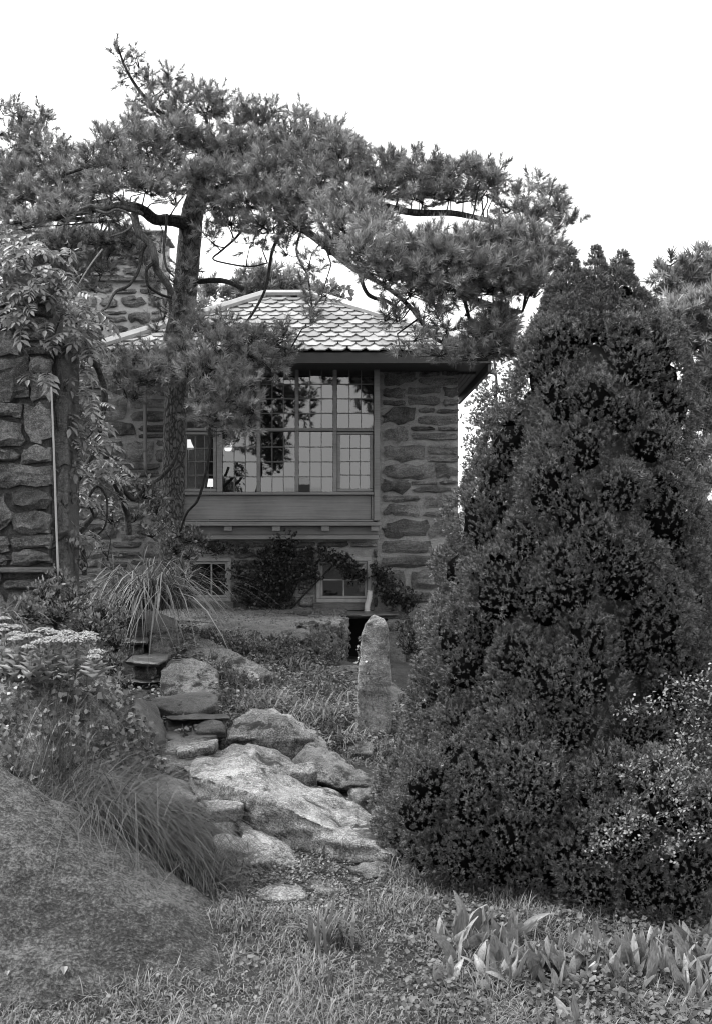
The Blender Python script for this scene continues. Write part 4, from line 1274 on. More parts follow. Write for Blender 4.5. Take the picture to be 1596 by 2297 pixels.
CROWN = [
    # leader and upper left plume
    (264, 112, 9, 18, 11.1, 1.2), (278, 140, 10, 14, 11.1), (305, 133, 10, 14, 11.1), (300, 170, 14, 12, 11.1), (272, 182, 8, 8, 11.1), (333, 178, 14, 16, 11.1), (345, 205, 16, 14, 11.1),
    (380, 172, 16, 20, 11.1, 1.1), (378, 200, 18, 16, 11.1), (322, 226, 16, 14, 11.1), (298, 232, 14, 10, 11.1), (410, 220, 22, 22, 11), (440, 215, 18, 20, 11), (400, 250, 30, 22, 11), (350, 255, 26, 20, 11),
    (470, 212, 20, 18, 11), (500, 222, 14, 20, 11), (470, 250, 34, 26, 11), (545, 240, 16, 20, 11), (570, 250, 20, 22, 11), (610, 240, 18, 18, 11), (590, 275, 34, 24, 11),
    (530, 280, 40, 26, 11), (675, 255, 12, 18, 10.7), (660, 275, 14, 14, 10.7),
    # centre
    (300, 275, 26, 18, 10.7), (290, 310, 40, 26, 10.6), (240, 320, 34, 26, 10.4), (330, 330, 50, 30, 10.5, 1.2), (400, 300, 50, 30, 10.6, 1.2), (215, 360, 34, 24, 10.3), (270, 375, 50, 26, 10.3, 1.2),
    (350, 370, 50, 28, 10.5), (450, 330, 50, 34, 10.7, 1.2), (430, 400, 56, 36, 10.4), (520, 340, 50, 36, 10.7, 1.2), (500, 400, 60, 38, 10.5, 1.2), (580, 330, 46, 34, 10.7), (640, 320, 44, 32, 10.6, 1.2),
    (600, 390, 60, 40, 10.4, 1.2), (560, 450, 56, 34, 10.3, 1.2), (640, 450, 56, 36, 10.2, 1.2), (480, 460, 44, 30, 10.4), (520, 500, 40, 22, 10.4, .8), (600, 510, 50, 26, 10.2, .9), (670, 505, 40, 28, 10.1, .9),
    (330, 420, 46, 26, 10.2), (250, 420, 46, 24, 10.1), (390, 440, 30, 20, 10.3, .8),
    # right, towards the roof
    (700, 290, 30, 24, 10.6), (740, 300, 34, 26, 10.5), (690, 350, 50, 34, 10.4, 1.2), (760, 340, 44, 32, 10.3, 1.2), (800, 330, 24, 18, 10.3), (720, 400, 50, 34, 10.2, 1.2), (700, 450, 44, 30, 10.1, 1.2),
    (790, 385, 50, 30, 10.2, 1.2), (850, 380, 44, 28, 10.2), (880, 365, 30, 22, 10.2), (925, 350, 10, 20, 10.2), (860, 430, 56, 26, 10.1, 1.1), (930, 400, 44, 30, 10.1, 1.2), (960, 375, 30, 18, 10.1),
    (940, 445, 50, 20, 10), (1000, 400, 40, 28, 10, 1.2), (1050, 385, 36, 22, 10, 1.1), (1080, 375, 16, 16, 10), (1120, 380, 14, 14, 10), (1090, 410, 40, 26, 10, 1.1), (1010, 440, 50, 22, 10),
    (1110, 425, 26, 16, 10), (1170, 440, 26, 16, 9.9, .8), (1200, 410, 14, 20, 9.9, .8), (1150, 470, 40, 18, 9.9, .8), (1230, 440, 22, 20, 9.9, .9), (1245, 470, 22, 24, 9.8, .9), (1190, 490, 40, 22, 9.8, .8),
    (1250, 505, 24, 20, 9.8), (1285, 498, 18, 10, 9.8, .8),
    # lower right boughs
    (740, 480, 30, 30, 9.5), (760, 520, 40, 24, 9.1, .9), (800, 570, 40, 34, 8.4, 1.1), (740, 560, 34, 26, 9.4, .7), (850, 590, 44, 34, 8.4, 1.1), (830, 520, 24, 20, 8.5, .7), (880, 620, 50, 28, 8.4, 1.1),
    (920, 560, 40, 26, 8.5, .9), (960, 545, 40, 26, 8.4), (990, 590, 46, 34, 8.3, 1.2), (950, 620, 44, 36, 8.3, 1.2), (1040, 560, 46, 32, 8.4, 1.2), (1100, 540, 44, 28, 8.5, 1.1), (1150, 540, 44, 30, 8.6, 1.1),
    (1200, 550, 40, 30, 8.5, 1.1), (1060, 610, 50, 34, 8.3, 1.2), (1130, 600, 50, 36, 8.4, 1.2), (1200, 600, 44, 32, 8.5, 1.1), (1000, 650, 50, 26, 8.3, 1.1), (1090, 650, 40, 24, 8.4), (1150, 650, 44, 26, 8.4, 1.1),
    (1200, 640, 30, 26, 8.4), (920, 660, 30, 20, 8.3, .7), (1240, 570, 26, 26, 8.6),
    (800, 470, 40, 24, 9.4), (850, 505, 44, 24, 9.0, .9), (900, 555, 44, 22, 8.7, .9), (775, 430, 40, 22, 9.6), (940, 585, 34, 20, 8.5, .9),
    (1080, 755, 44, 24, 8.7, 1.0), (1115, 785, 38, 22, 8.7, 1.0), (1050, 800, 44, 14, 8.8, .8), (1000, 802, 44, 12, 8.9, .6), (1130, 740, 30, 26, 8.7, .9),
    # hanging sprays
    (1110, 720, 36, 24, 8.5, .9), (1080, 745, 26, 22, 8.5, .7), (1120, 760, 30, 26, 8.5, .8), (1140, 790, 26, 24, 8.5, .7), (980, 690, 26, 20, 8.5, .7), (1000, 740, 30, 20, 8.6, .5), (950, 720, 30, 16, 8.5, .5),
    (930, 760, 40, 14, 8.5, .4), (980, 795, 50, 12, 8.4, .6), (1060, 800, 50, 14, 8.5, .6), (900, 795, 30, 10, 8.3, .4), (870, 700, 20, 14, 8.6, .6), (890, 715, 24, 16, 8.6, .6), (1050, 700, 20, 14, 8.5, .5),
    (700, 690, 26, 20, 9.9, .5), (720, 660, 24, 16, 9.8, .4), (680, 640, 20, 18, 10.1, .4), (690, 600, 30, 18, 10.0, .4), (640, 560, 30, 18, 10.3, .4), (560, 550, 30, 14, 10.4, .4), (640, 740, 26, 20, 10.2, .4), (700, 720, 22, 20, 9.8, .4),
    (480, 540, 24, 14, 10.5, .4), (460, 520, 24, 18, 10.6, .6),
    # foliage on the trunk and the low bough before the window
    (415, 600, 24, 22, 10.8, .8), (405, 650, 20, 26, 10.8, .8), (440, 690, 26, 20, 10.7, .8), (400, 700, 24, 18, 10.7, .8), (370, 700, 16, 20, 10.7, .6), (350, 620, 16, 24, 10.7, .5), (335, 650, 14, 24, 10.7, .4), (360, 560, 16, 16, 10.7, .4),
    (450, 735, 50, 24, 10.4, .7), (510, 735, 46, 26, 10.3, .7), (560, 760, 46, 26, 10.2, .7), (610, 770, 40, 24, 10.2, .7), (645, 790, 24, 16, 10.2, .6), (500, 780, 56, 28, 10.1, .7), (420, 780, 44, 26, 10.3, .7),
    (570, 800, 46, 24, 10.1, .7), (610, 820, 34, 16, 10.1, .8), (350, 800, 36, 26, 10.2, .7), (300, 810, 30, 22, 10.1, .6), (270, 800, 20, 16, 10.1, .7), (330, 850, 50, 30, 10, .7), (270, 850, 30, 26, 10, .9), (400, 825, 46, 26, 10, .55),
    (460, 830, 50, 30, 9.9, .75), (520, 840, 44, 26, 9.9, .7), (450, 890, 44, 26, 9.8, .35), (510, 890, 44, 30, 9.8, .7), (550, 870, 26, 20, 9.8, .6), (310, 885, 34, 20, 10, .5), (275, 885, 24, 18, 10, .5),
    (480, 935, 40, 22, 9.8, .9), (530, 925, 40, 24, 9.8, .65), (570, 915, 20, 16, 9.8, .9), (545, 955, 30, 18, 9.8, .9), (505, 965, 30, 16, 9.8, .7), (530, 985, 16, 12, 9.8, .8), (455, 940, 20, 16, 9.9, .3),
    (350, 740, 14, 12, 10.6, .5),
]
pine(pt, CROWN, list(LT.values()) + [trunk], 1.0)

p2 = thing('pine_tree', 'second pine at the left edge with a plume against the sky', 'tree', P(-120, 1300, 11.8))
tr2 = pxtube([(-110, 1320, 30), (-90, 1000, 27), (-60, 700, 24), (-20, 500, 18), (20, 400, 12), (50, 320, 7), (40, 240, 3)], 11.8)
q, f = tube_arr(tr2, 14, 8, .03)
mk('trunk', q, f, M_bark, p2, smooth=True)
l2 = [pxtube([(-20, 500, 10), (60, 440, 8), (130, 420, 5), (180, 400, 3)], 11.8, 11), pxtube([(20, 400, 8), (70, 330, 5), (105, 260, 2)], 11.8), pxtube([(-30, 520, 10), (50, 500, 7), (150, 490, 5), (260, 500, 3)], 11.8, 10.8)]
for v in l2:
    q, f = tube_arr(v, 8, 6)
    mk('limb', q, f, M_twig, p2, smooth=True)
pine(p2, [(35, 240, 12, 18, 11.8), (10, 250, 14, 20, 11.8, .7), (45, 265, 20, 16, 11.8), (95, 250, 12, 16, 11.8), (90, 275, 24, 18, 11.8), (60, 300, 30, 20, 11.8), (15, 300, 24, 18, 11.8, .8), (85, 320, 36, 24, 11.7), (40, 340, 34, 24, 11.7, .8),
          (130, 330, 20, 22, 11.6), (150, 350, 30, 22, 11.5), (110, 360, 40, 26, 11.5), (10, 370, 40, 26, 11.6), (60, 390, 50, 28, 11.4, 1.1), (140, 400, 50, 28, 11.2, 1.1), (190, 390, 34, 26, 11), (10, 430, 44, 30, 11.4, 1.1), (80, 440, 56, 28, 11.2, 1.1),
          (160, 450, 56, 26, 11, 1.1), (220, 440, 34, 22, 10.9), (30, 480, 50, 22, 11.2), (110, 485, 50, 20, 11, .8), (200, 490, 50, 18, 10.9, .6), (60, 515, 50, 16, 11, .6), (270, 500, 40, 18, 10.8, .5), (150, 520, 60, 16, 10.9, .5),
          (140, 570, 40, 26, 10.8, .5), (220, 580, 40, 22, 10.8, .4), (290, 570, 34, 26, 10.8, .8), (170, 620, 34, 24, 10.8, .9), (230, 600, 36, 26, 10.8, .7), (330, 580, 30, 30, 10.8, .5), (210, 650, 30, 20, 10.8, .5), (30, 550, 60, 24, 10.9, 1.3), (90, 560, 54, 26, 10.8, 1.3), (20, 600, 50, 30, 10.9, 1.3), (100, 610, 54, 28, 10.8, 1.3), (60, 650, 60, 26, 10.9, 1.2), (250, 540, 50, 16, 10.8, .5), (310, 530, 40, 16, 10.8, .5), (130, 545, 60, 20, 10.7, 1.0), (200, 540, 50, 18, 10.7, .8), (280, 545, 44, 16, 10.7, .6), (60, 505, 50, 14, 10.1, .8), (140, 490, 50, 14, 10.2, .8), (225, 480, 50, 14, 10.3, .7)], l2 + [tr2], 1.0)

# far pines: right edge, behind the roof
p3 = thing('pine_tree', 'pale distant pine top at the right edge beside the spruce', 'tree', P(1640, 1400, 17))
tr3 = pxtube([(1640, 1420, 26), (1625, 1000, 22), (1600, 760, 14), (1590, 640, 7), (1585, 600, 3)], 17)
q, f = tube_arr(tr3, 10, 5)
mk('trunk', q, f, M_bark, p3, smooth=True)
pine(p3, [(1580, 595, 26, 18, 17), (1545, 620, 26, 16, 17), (1500, 610, 26, 10, 17), (1485, 625, 16, 12, 17), (1530, 645, 40, 16, 17, 1.2), (1590, 640, 40, 28, 17, 1.2), (1560, 665, 46, 18, 17), (1500, 655, 20, 10, 17, .7), (1620, 620, 30, 40, 17),
          (1510, 690, 20, 10, 16.5), (1540, 700, 40, 16, 16.5)], [tr3], 1.6, TUFT_FAR, M_pinefar, 1.35)
p4 = thing('pine_tree', 'nearer pine boughs at the right edge below the distant pine top', 'tree', P(1680, 1450, 13))
tr4 = pxtube([(1680, 1450, 24), (1670, 1000, 20), (1650, 750, 10), (1640, 640, 4)], 13)
q, f = tube_arr(tr4, 10, 5)
mk('trunk', q, f, M_bark, p4, smooth=True)
l4 = [pxtube([(1660, 800, 7), (1600, 770, 5), (1540, 790, 3), (1510, 800, 2)], 13), pxtube([(1660, 900, 7), (1600, 895, 4), (1560, 890, 2)], 13), pxtube([(1670, 1000, 7), (1600, 1010, 4), (1560, 1030, 2)], 13)]
for v in l4:
    q, f = tube_arr(v, 6, 5)
    mk('limb', q, f, M_twig, p4, smooth=True)
pine(p4, [(1540, 715, 40, 26, 13, 1.2), (1590, 700, 34, 30, 13, 1.2), (1500, 730, 26, 20, 13), (1560, 760, 50, 22, 13), (1610, 770, 40, 30, 13), (1530, 790, 34, 14, 13, .8), (1590, 830, 40, 24, 13, .9), (1570, 870, 36, 26, 13), (1600, 900, 34, 30, 13),
          (1560, 920, 24, 20, 13, .8), (1590, 960, 40, 24, 13, .8), (1580, 1020, 36, 26, 13, .9), (1600, 1080, 30, 24, 13, .7), (1570, 1130, 26, 16, 13, .6), (1510, 760, 26, 16, 13)], l4 + [tr4], 1.0, TUFT_FAR, M_pinefar, 0.95)
p5 = thing('pine_tree', 'pale rounded pine crown far behind the roof ridge', 'tree', P(590, 1200, 26))
tr5 = pxtube([(590, 1220, 9), (592, 900, 8), (590, 660, 4), (590, 610, 2)], 26)
q, f = tube_arr(tr5, 8, 4)
mk('trunk', q, f, M_bark, p5, smooth=True)
pine(p5, [(590, 625, 40, 18, 26), (560, 645, 34, 16, 26), (625, 640, 34, 18, 26), (590, 660, 50, 18, 26), (650, 660, 30, 14, 26), (545, 668, 24, 12, 26), (480, 668, 30, 20, 26), (470, 650, 16, 14, 26)], [tr5], 2.6, TUFT_FAR, M_pinefar, 1.7)


def leafy(root, clusters, mat, ln, w, dens, name='foliage', limbs=None, flat=0.3, shell=0.5, tones=(.6, 1.5), up=.35, twigs=True, twmat=None, px_area=None):
    """broad leaves spread through ellipsoids (px,py,rx,ry,Y[,d[,depth_m]])"""
    T, Ft = leaf_template(w)
    parts, A, B = [], [], []
    for c in clusters:
        px, py, rx, ry, Y = c[:5]
        dn = c[5] if len(c) > 5 else 1.0
        m = Y / F
        C = np.array(P(px, py, Y))
        dm = c[6] if len(c) > 6 else max(.08, min(rx, ry) * m * .8)
        R_ = np.array([rx * m, dm, ry * m])
        n = max(3, int(3.14 * R_[0] * R_[2] / (ln * ln * w) * dens * dn * 3.0))
        u = rng.normal(size=(n, 3))
        u /= np.linalg.norm(u, axis=1)[:, None]
        q = u * (rng.random(n) ** shell)[:, None]
        # rosettes: groups of leaves share a shoot tip
        k = max(1, n // 6)
        tips = q[rng.integers(0, n, k)]
        j = rng.integers(0, k, n)
        q = tips[j] + rng.normal(size=(n, 3)) * (ln * .35) / R_
        p = C + q * R_
        d = tips[j] * .6 + rng.normal(size=(n, 3)) * .6 + np.array([0, -.15, up])
        parts.append(inst(T, Ft, frames(d), p, ln * rng.uniform(.6, 1.25, n), rng.uniform(tones[0], tones[1], n) * rng.uniform(.85, 1.15, k)[j]))
        if twigs:
            A.append(np.repeat((C - np.array([0, -dm * .3, R_[2] * .6]))[None], k, 0))
            B.append(C + tips * R_)
    V, Fc, tn = cat(parts)
    mk(name, V, Fc, mat, root, tone=tn)['kind'] = 'stuff'
    if twigs:
        V, Fc = bend_sticks(np.concatenate(A), np.concatenate(B), .005 * (ln / .05) ** .5, .002, .12)
        mk('twigs', V, Fc, twmat or M_twig, root)['kind'] = 'stuff'


t = thing('broadleaf_tree', 'hazy broadleaf treetop far behind the right slope of the roof', 'tree', P(720, 1200, 28))
q, f = tube_arr(pxtube([(720, 1220, 9), (722, 900, 7), (720, 660, 3)], 28), 8, 4)
mk('trunk', q, f, M_bark, t, smooth=True)
leafy(t, [(700, 650, 60, 24, 28), (745, 660, 44, 22, 28), (780, 678, 26, 14, 28), (680, 635, 26, 16, 28), (660, 665, 40, 20, 28)], M_pinefar, .14, .6, 1.5)
t = thing('birch_tree', 'airy birch with small leaves between the house corner and the spruce', 'tree', P(1110, 1330, 22))
tb = pxtube([(1110, 1330, 8), (1112, 1100, 7), (1105, 950, 5), (1112, 860, 3), (1105, 800, 1.5)], 22)
q, f = tube_arr(tb, 8, 5)
mk('trunk', q, f, M_vine, t, smooth=True)
leafy(t, [(1090, 870, 50, 40, 22), (1070, 930, 40, 40, 22), (1110, 950, 50, 50, 22), (1060, 1000, 30, 40, 22, .8), (1100, 1030, 40, 50, 22), (1055, 1080, 24, 40, 22, .6), (1140, 880, 40, 50, 22), (1050, 1150, 20, 30, 22, .5), (1100, 820, 40, 30, 22, .7),
          (1150, 1000, 50, 80, 22), (1100, 1150, 50, 60, 22, .8)], M_birch, .075, .65, .85, tones=(.6, 1.5))
for (px, h, lab) in ((1548, 980, 'dark pine trunk standing behind the right flank of the spruce, left of the pair'), (1578, 960, 'dark tree trunk at the right edge behind the spruce, right of the pair')):
    t = thing('tree', lab, 'tree', P(px, 1420, 19))
    q, f = tube_arr(pxtube([(px, 1440, 7), (px - 3, 1200, 6.5), (px + 2, 1050, 6), (px, h - 100, 4)], 19), 8, 5, .04)
    mk('trunk', q, f, M_bark, t, smooth=True)
    leafy(t, [(px, h - 60, 36, 60, 19), (px + 10, h + 40, 36, 40, 19, .7), (px - 5, h + 130, 30, 50, 19, .5)], M_birch, .10, .5, 1.0)
t = thing('hedge', 'dense small leaved bushes along the right edge behind the spruce', 'hedge', P(1590, 1450, 14))
leafy(t, [(1570, 1250, 50, 70, 14), (1600, 1180, 40, 60, 14), (1580, 1330, 60, 70, 14), (1600, 1420, 60, 60, 14), (1560, 1120, 30, 40, 14, .7), (1590, 1060, 30, 40, 14, .6)], M_birch, .06, .6, 1.8, tones=(.4, 1.1))
t = thing('hedge', 'low dark scrub in the gap behind the house corner', 'hedge', P(1060, 1350, 20))
leafy(t, [(1060, 1260, 60, 60, 20), (1140, 1240, 70, 60, 20), (1010, 1300, 50, 50, 20)], M_birch, .07, .6, 1.5)

# ------------------------------------------------------------------ the dwarf spruce
YS = 6.2
sx0 = (1232 - CX) / F * YS
sp = thing('spruce_tree', 'broad dense dark conical dwarf spruce with three leader tips filling the right', 'tree', (sx0, YS, -1.85))
SP_PROF = [(2010, 350), (1960, 372), (1800, 370), (1700, 355), (1600, 342), (1500, 330), (1400, 315), (1300, 298), (1200, 275), (1100, 258), (1000, 240), (900, 210), (800, 185), (700, 140), (650, 112), (610, 85), (570, 40)]
SP_MID = [(2010, 1225), (1800, 1232), (1600, 1250), (1400, 1275), (1200, 1290), (1000, 1315), (800, 1335), (700, 1332), (600, 1332)]
sr = np.random.default_rng(12)


def interp(tab, y):
    tab = sorted(tab)
    return np.interp(y, [a for a, _ in tab], [b for _, b in tab])


bp, bn, bs_ = [], [], []
NB = 190
for i in range(NB):
    y = 715 + (2000 - 715) * ((i + .5) / NB) ** 0.78 + sr.uniform(-25, 25)
    a = i * 2.39996 + sr.normal() * .22
    r_ = interp(SP_PROF, y) * .93 / F * YS
    mx0 = (interp(SP_MID, y) - CX) / F * YS
    z = (CY - y) / F * YS
    s_b = sr.uniform(.15, .26) * (0.5 + 0.5 * r_ / .85)
    rr = r_ * sr.uniform(.93, 1.08) - s_b * .60
    bp.append((mx0 + math.cos(a) * rr, YS + math.sin(a) * rr * .86, z))
    bn.append((math.cos(a), math.sin(a) * .9, .55))
    bs_.append(s_b)
for i in range(46):                                   # the skirt spreading towards the lawn
    t = (i + .5) / 46
    px, Y = 930 + 660 * t, 5.62 - .5 * t + sr.uniform(-.04, .25)
    zz = -1.80 + sr.random() * .55
    bp.append(((px - CX) / F * Y, Y, zz))
    bn.append((0.0, -.9, .5))
    bs_.append(sr.uniform(.12, .19))
# leader spires
for (px, top, w) in ((1275, 568, 1.0), (1331, 562, .95), (1391, 572, 1.1), (1238, 650, .9), (1440, 655, 1.0)):
    for k in range(15):
        yy = top + 8 + k * 13
        wv_ = (4 + 3.4 * w * k) / F * YS
        for _ in range(1 + k // 2):
            a = sr.random() * 6.283
            bp.append(((px - CX) / F * YS + math.cos(a) * wv_ * .7, YS + math.sin(a) * wv_ * .7, (CY - yy) / F * YS))
            bn.append((math.cos(a) * .6, math.sin(a) * .6, .8))
            bs_.append(.022 + .0052 * k)
bp, bn, bs_ = np.array(bp), np.array(bn), np.array(bs_)
bn /= np.linalg.norm(bn, axis=1)[:, None]
SPR = [tuft_template(15, .020, .0145, .0040, 1.1, np.random.default_rng(50 + i), 2.3) for i in range(4)]
pos, dr, tn = [], [], []
for p, n, s in zip(bp, bn, bs_):
    front = n[1] < .3
    k = int(s * s * (16500 if front else 1300)) + (45 if s < .08 else 24)
    u = sr.normal(size=(k, 3))
    u /= np.linalg.norm(u, axis=1)[:, None]
    u = u + n * .6 + np.array([0, 0, .14])
    u /= np.linalg.norm(u, axis=1)[:, None]
    rad = 1 - .13 * sr.random(k) ** 1.6
    rad *= 1 + np.clip(.26 * np.array([noise.noise(Vector((p + uu * s) * 11)) + .8 * noise.noise(Vector((p + uu * s) * 24)) for uu in u]), -.16, .3)
    pos.append(p + u * rad[:, None] * s * np.array([1, 1, 1.12]))
    dr.append(u * .7 + n * .3 + np.array([0, 0, .45]) + sr.normal(size=(k, 3)) * .25)
    tn.append(sr.uniform(.6, 1.4, k))
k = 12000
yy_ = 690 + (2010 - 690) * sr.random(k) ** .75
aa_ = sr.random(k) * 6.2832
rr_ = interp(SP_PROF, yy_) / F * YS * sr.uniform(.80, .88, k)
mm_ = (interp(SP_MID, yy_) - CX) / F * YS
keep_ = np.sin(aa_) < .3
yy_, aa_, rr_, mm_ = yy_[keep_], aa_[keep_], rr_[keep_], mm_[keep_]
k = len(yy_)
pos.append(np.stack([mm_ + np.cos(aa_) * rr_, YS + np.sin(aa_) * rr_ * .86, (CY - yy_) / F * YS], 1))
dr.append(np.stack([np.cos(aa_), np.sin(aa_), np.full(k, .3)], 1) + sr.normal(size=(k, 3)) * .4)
tn.append(sr.uniform(.4, .8, k))  # fill sprigs toned down, shade between the boughs put into their tone
pos, dr, tn = np.concatenate(pos), np.concatenate(dr), np.concatenate(tn)
vis = np.ones(len(pos), dtype=bool)                       # sprigs buried inside a neighbouring bough do not grow
for c_, s_ in zip(bp, bs_):
    e_ = (pos - c_) / (s_ * np.array([1, 1, 1.12]))
    vis &= (e_ ** 2).sum(1) > .74 ** 2
vis &= pos[:, 2] > -1.87
pos, dr, tn = pos[vis], dr[vis], tn[vis]
wh = sr.integers(0, 4, len(pos))
parts = []
for i, (T, Ft, tt) in enumerate(SPR):
    s = wh == i
    parts.append(inst(T, Ft, frames(dr[s]), pos[s], sr.uniform(.85, 1.45, s.sum()), tn[s], tt))
V, Fc, tone = cat(parts)
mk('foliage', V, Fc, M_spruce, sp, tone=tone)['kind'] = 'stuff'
print('spruce sprigs', len(pos))
# solid inner mass, near-black tone painting the shade between boughs; trunk
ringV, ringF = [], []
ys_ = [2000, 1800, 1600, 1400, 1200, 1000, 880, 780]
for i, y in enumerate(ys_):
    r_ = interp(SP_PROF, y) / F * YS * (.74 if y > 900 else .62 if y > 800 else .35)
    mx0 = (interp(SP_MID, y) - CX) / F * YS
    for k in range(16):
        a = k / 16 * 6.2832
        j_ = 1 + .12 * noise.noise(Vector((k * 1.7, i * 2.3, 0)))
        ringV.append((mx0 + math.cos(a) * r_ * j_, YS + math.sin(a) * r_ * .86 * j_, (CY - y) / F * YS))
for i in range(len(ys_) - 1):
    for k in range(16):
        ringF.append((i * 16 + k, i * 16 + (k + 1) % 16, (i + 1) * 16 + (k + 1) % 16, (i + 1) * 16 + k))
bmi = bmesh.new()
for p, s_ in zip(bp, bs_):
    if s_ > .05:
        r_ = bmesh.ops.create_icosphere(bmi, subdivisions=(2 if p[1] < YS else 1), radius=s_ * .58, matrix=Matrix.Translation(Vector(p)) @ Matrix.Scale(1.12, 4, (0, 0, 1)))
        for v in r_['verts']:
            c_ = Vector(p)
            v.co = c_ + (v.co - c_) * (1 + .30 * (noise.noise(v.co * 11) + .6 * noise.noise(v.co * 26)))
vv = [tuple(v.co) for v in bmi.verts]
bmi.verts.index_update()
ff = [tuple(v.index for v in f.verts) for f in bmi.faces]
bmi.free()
mk('shaded_inner_mass', vv, ff, M_core, sp, smooth=True, tone=np.full(len(vv), .08))['kind'] = 'stuff'
mk('shaded_inner_cone', ringV, ringF, M_spruce, sp, smooth=True, tone=np.full(len(ringV), .15))
q, f = tube_arr(pxtube([(1225, 2030, 26), (1232, 1900, 22), (1260, 1600, 16), (1300, 1100, 9), (1331, 620, 3)], YS), 10, 5)
mk('trunk', q, f, M_bark, sp, smooth=True)

# light-leaved twiggy bush growing in front of the spruce at the right edge
cb = thing('twiggy_bush', 'light leaved twiggy bush growing before the spruce at the right edge', 'bush', P(1600, 2000, 4.9))
ctw = [[(1640, 1560), (1560, 1580), (1480, 1575), (1430, 1590), (1395, 1598)], [(1640, 1600), (1560, 1640), (1500, 1690), (1450, 1710), (1400, 1740)], [(1660, 1700), (1560, 1720), (1490, 1745), (1430, 1790), (1400, 1850), (1380, 1900)],
       [(1650, 1760), (1560, 1800), (1480, 1830), (1400, 1850), (1350, 1880), (1335, 1915)], [(1650, 1850), (1580, 1870), (1530, 1880), (1490, 1900), (1510, 1925)], [(1560, 1580), (1530, 1640), (1520, 1700), (1480, 1760)], [(1600, 1500), (1570, 1530), (1530, 1540), (1490, 1535)],
       [(1640, 1640), (1580, 1660), (1540, 1760), (1500, 1790)]]
wp, lp, ld = [], [], []
T, Ft = leaf_template(.62)
for k, c in enumerate(ctw):
    a = pxtube([(x, y, 1.6) for x, y in c], 5.0, 4.75)
    s = spline(a, 8)
    wp.append(tube_arr(a, 5, 6))
    for p in s[int(len(s) * .15):]:
        for _ in range(6):
            lp.append(p[:3] + sr.normal(size=3) * .024)
            ld.append(sr.normal(size=3) + np.array([0, -.3, .5]))
V, Fc, _ = cat(wp)
mk('twigs', V, Fc, M_twig, cb)['kind'] = 'stuff'
lp, ld = np.array(lp), np.array(ld)
V, Fc, tn = inst(T, Ft, frames(ld), lp, sr.uniform(.010, .021, len(lp)), sr.uniform(.7, 1.35, len(lp)))
mk('foliage', V, Fc, M_bushleaf, cb, tone=tn)['kind'] = 'stuff'


# ------------------------------------------------------------------ climbing and cloaking plants
def sample_surface(o, n, cond):
    me = o.data
    me.calc_loop_triangles()
    vc = np.empty(len(me.vertices) * 3)
    me.vertices.foreach_get('co', vc)
    vc = vc.reshape(-1, 3) + np.array(o.location)
    ti = np.empty(len(me.loop_triangles) * 3, dtype=np.int32)
    me.loop_triangles.foreach_get('vertices', ti)
    t3 = vc[ti.reshape(-1, 3)]
    nn = np.cross(t3[:, 1] - t3[:, 0], t3[:, 2] - t3[:, 0])
    ar = np.linalg.norm(nn, axis=1)
    nn /= ar[:, None] + 1e-12
    w = ar * cond(t3.mean(1), nn)
    w /= w.sum()
    k = rng.choice(len(w), n, p=w)
    a, b = rng.random(n), rng.random(n)
    fl = a + b > 1
    a[fl], b[fl] = 1 - a[fl], 1 - b[fl]
    t = t3[k]
    return t[:, 0] + a[:, None] * (t[:, 1] - t[:, 0]) + b[:, None] * (t[:, 2] - t[:, 0]), nn[k]


def px_of(p):
    return CX + p[:, 0] / p[:, 1] * F, CY - p[:, 2] / p[:, 1] * F


IVY = np.array([(0, 0, 0), (.28, .02, .18), (.50, .0, .30), (.30, .03, .52), (0, -.05, 1.0), (-.30, .03, .52), (-.50, 0, .30), (-.28, .02, .18), (0, .05, .42)], dtype=float)
IVYF = np.array([(i, (i + 1) % 8, 8) for i in range(8)])


def cloak(name, label, cat_, o, n, cond, mat, ln, off, loc, stuff=True, tones=(.45, 1.5), tmpl=None):
    p, nn = sample_surface(o, n, cond)
    lift = np.array([noise.noise(Vector(q) * 5) for q in p]) * .5 + .6
    p = p + nn * (off * lift * rng.random(n))[:, None]
    d = nn * .35 + rng.normal(size=(n, 3)) * .65 + np.array([0, -.2, -.25])
    T, Ft = tmpl if tmpl else (IVY, IVYF)
    V, Fc, tn = inst(T, Ft, frames(d), p, ln * rng.uniform(.55, 1.3, n), rng.uniform(*tones, n))
    ob = mk(name, V, Fc, mat, None, loc, tone=tn)
    if stuff:
        ob['kind'] = 'stuff'
    tag(ob, label, cat_)
    return ob


def cond_mound(c, n):
    x, y = px_of(c)
    edge = np.interp(x, [0, 150, 230, 260, 300, 340], [1515, 1530, 1545, 1560, 1600, 1640])
    return ((y > edge) & (n[:, 1] < .5)) * 1.0 + ((y > edge - 25) & (n[:, 2] > .3)) * .25


cloak('ivy', 'ivy cloaking the big boulder at the left below the stonecrop', 'ivy', mound, 7500, cond_mound, M_ivy, .036, .10, P(150, 1720, 6.4))
stele = bpy.data.objects['standing_stone']
cloak('ivy', 'sparse ivy creeping up the left flank of the standing stone', 'ivy', stele, 420,
      lambda c, n: (n[:, 1] < .4) * (np.clip((832 - px_of(c)[0]) / 14, 0.02, 1)) * (px_of(c)[1] > 1430), M_ivy, .024, .03, P(815, 1660, 8.3))

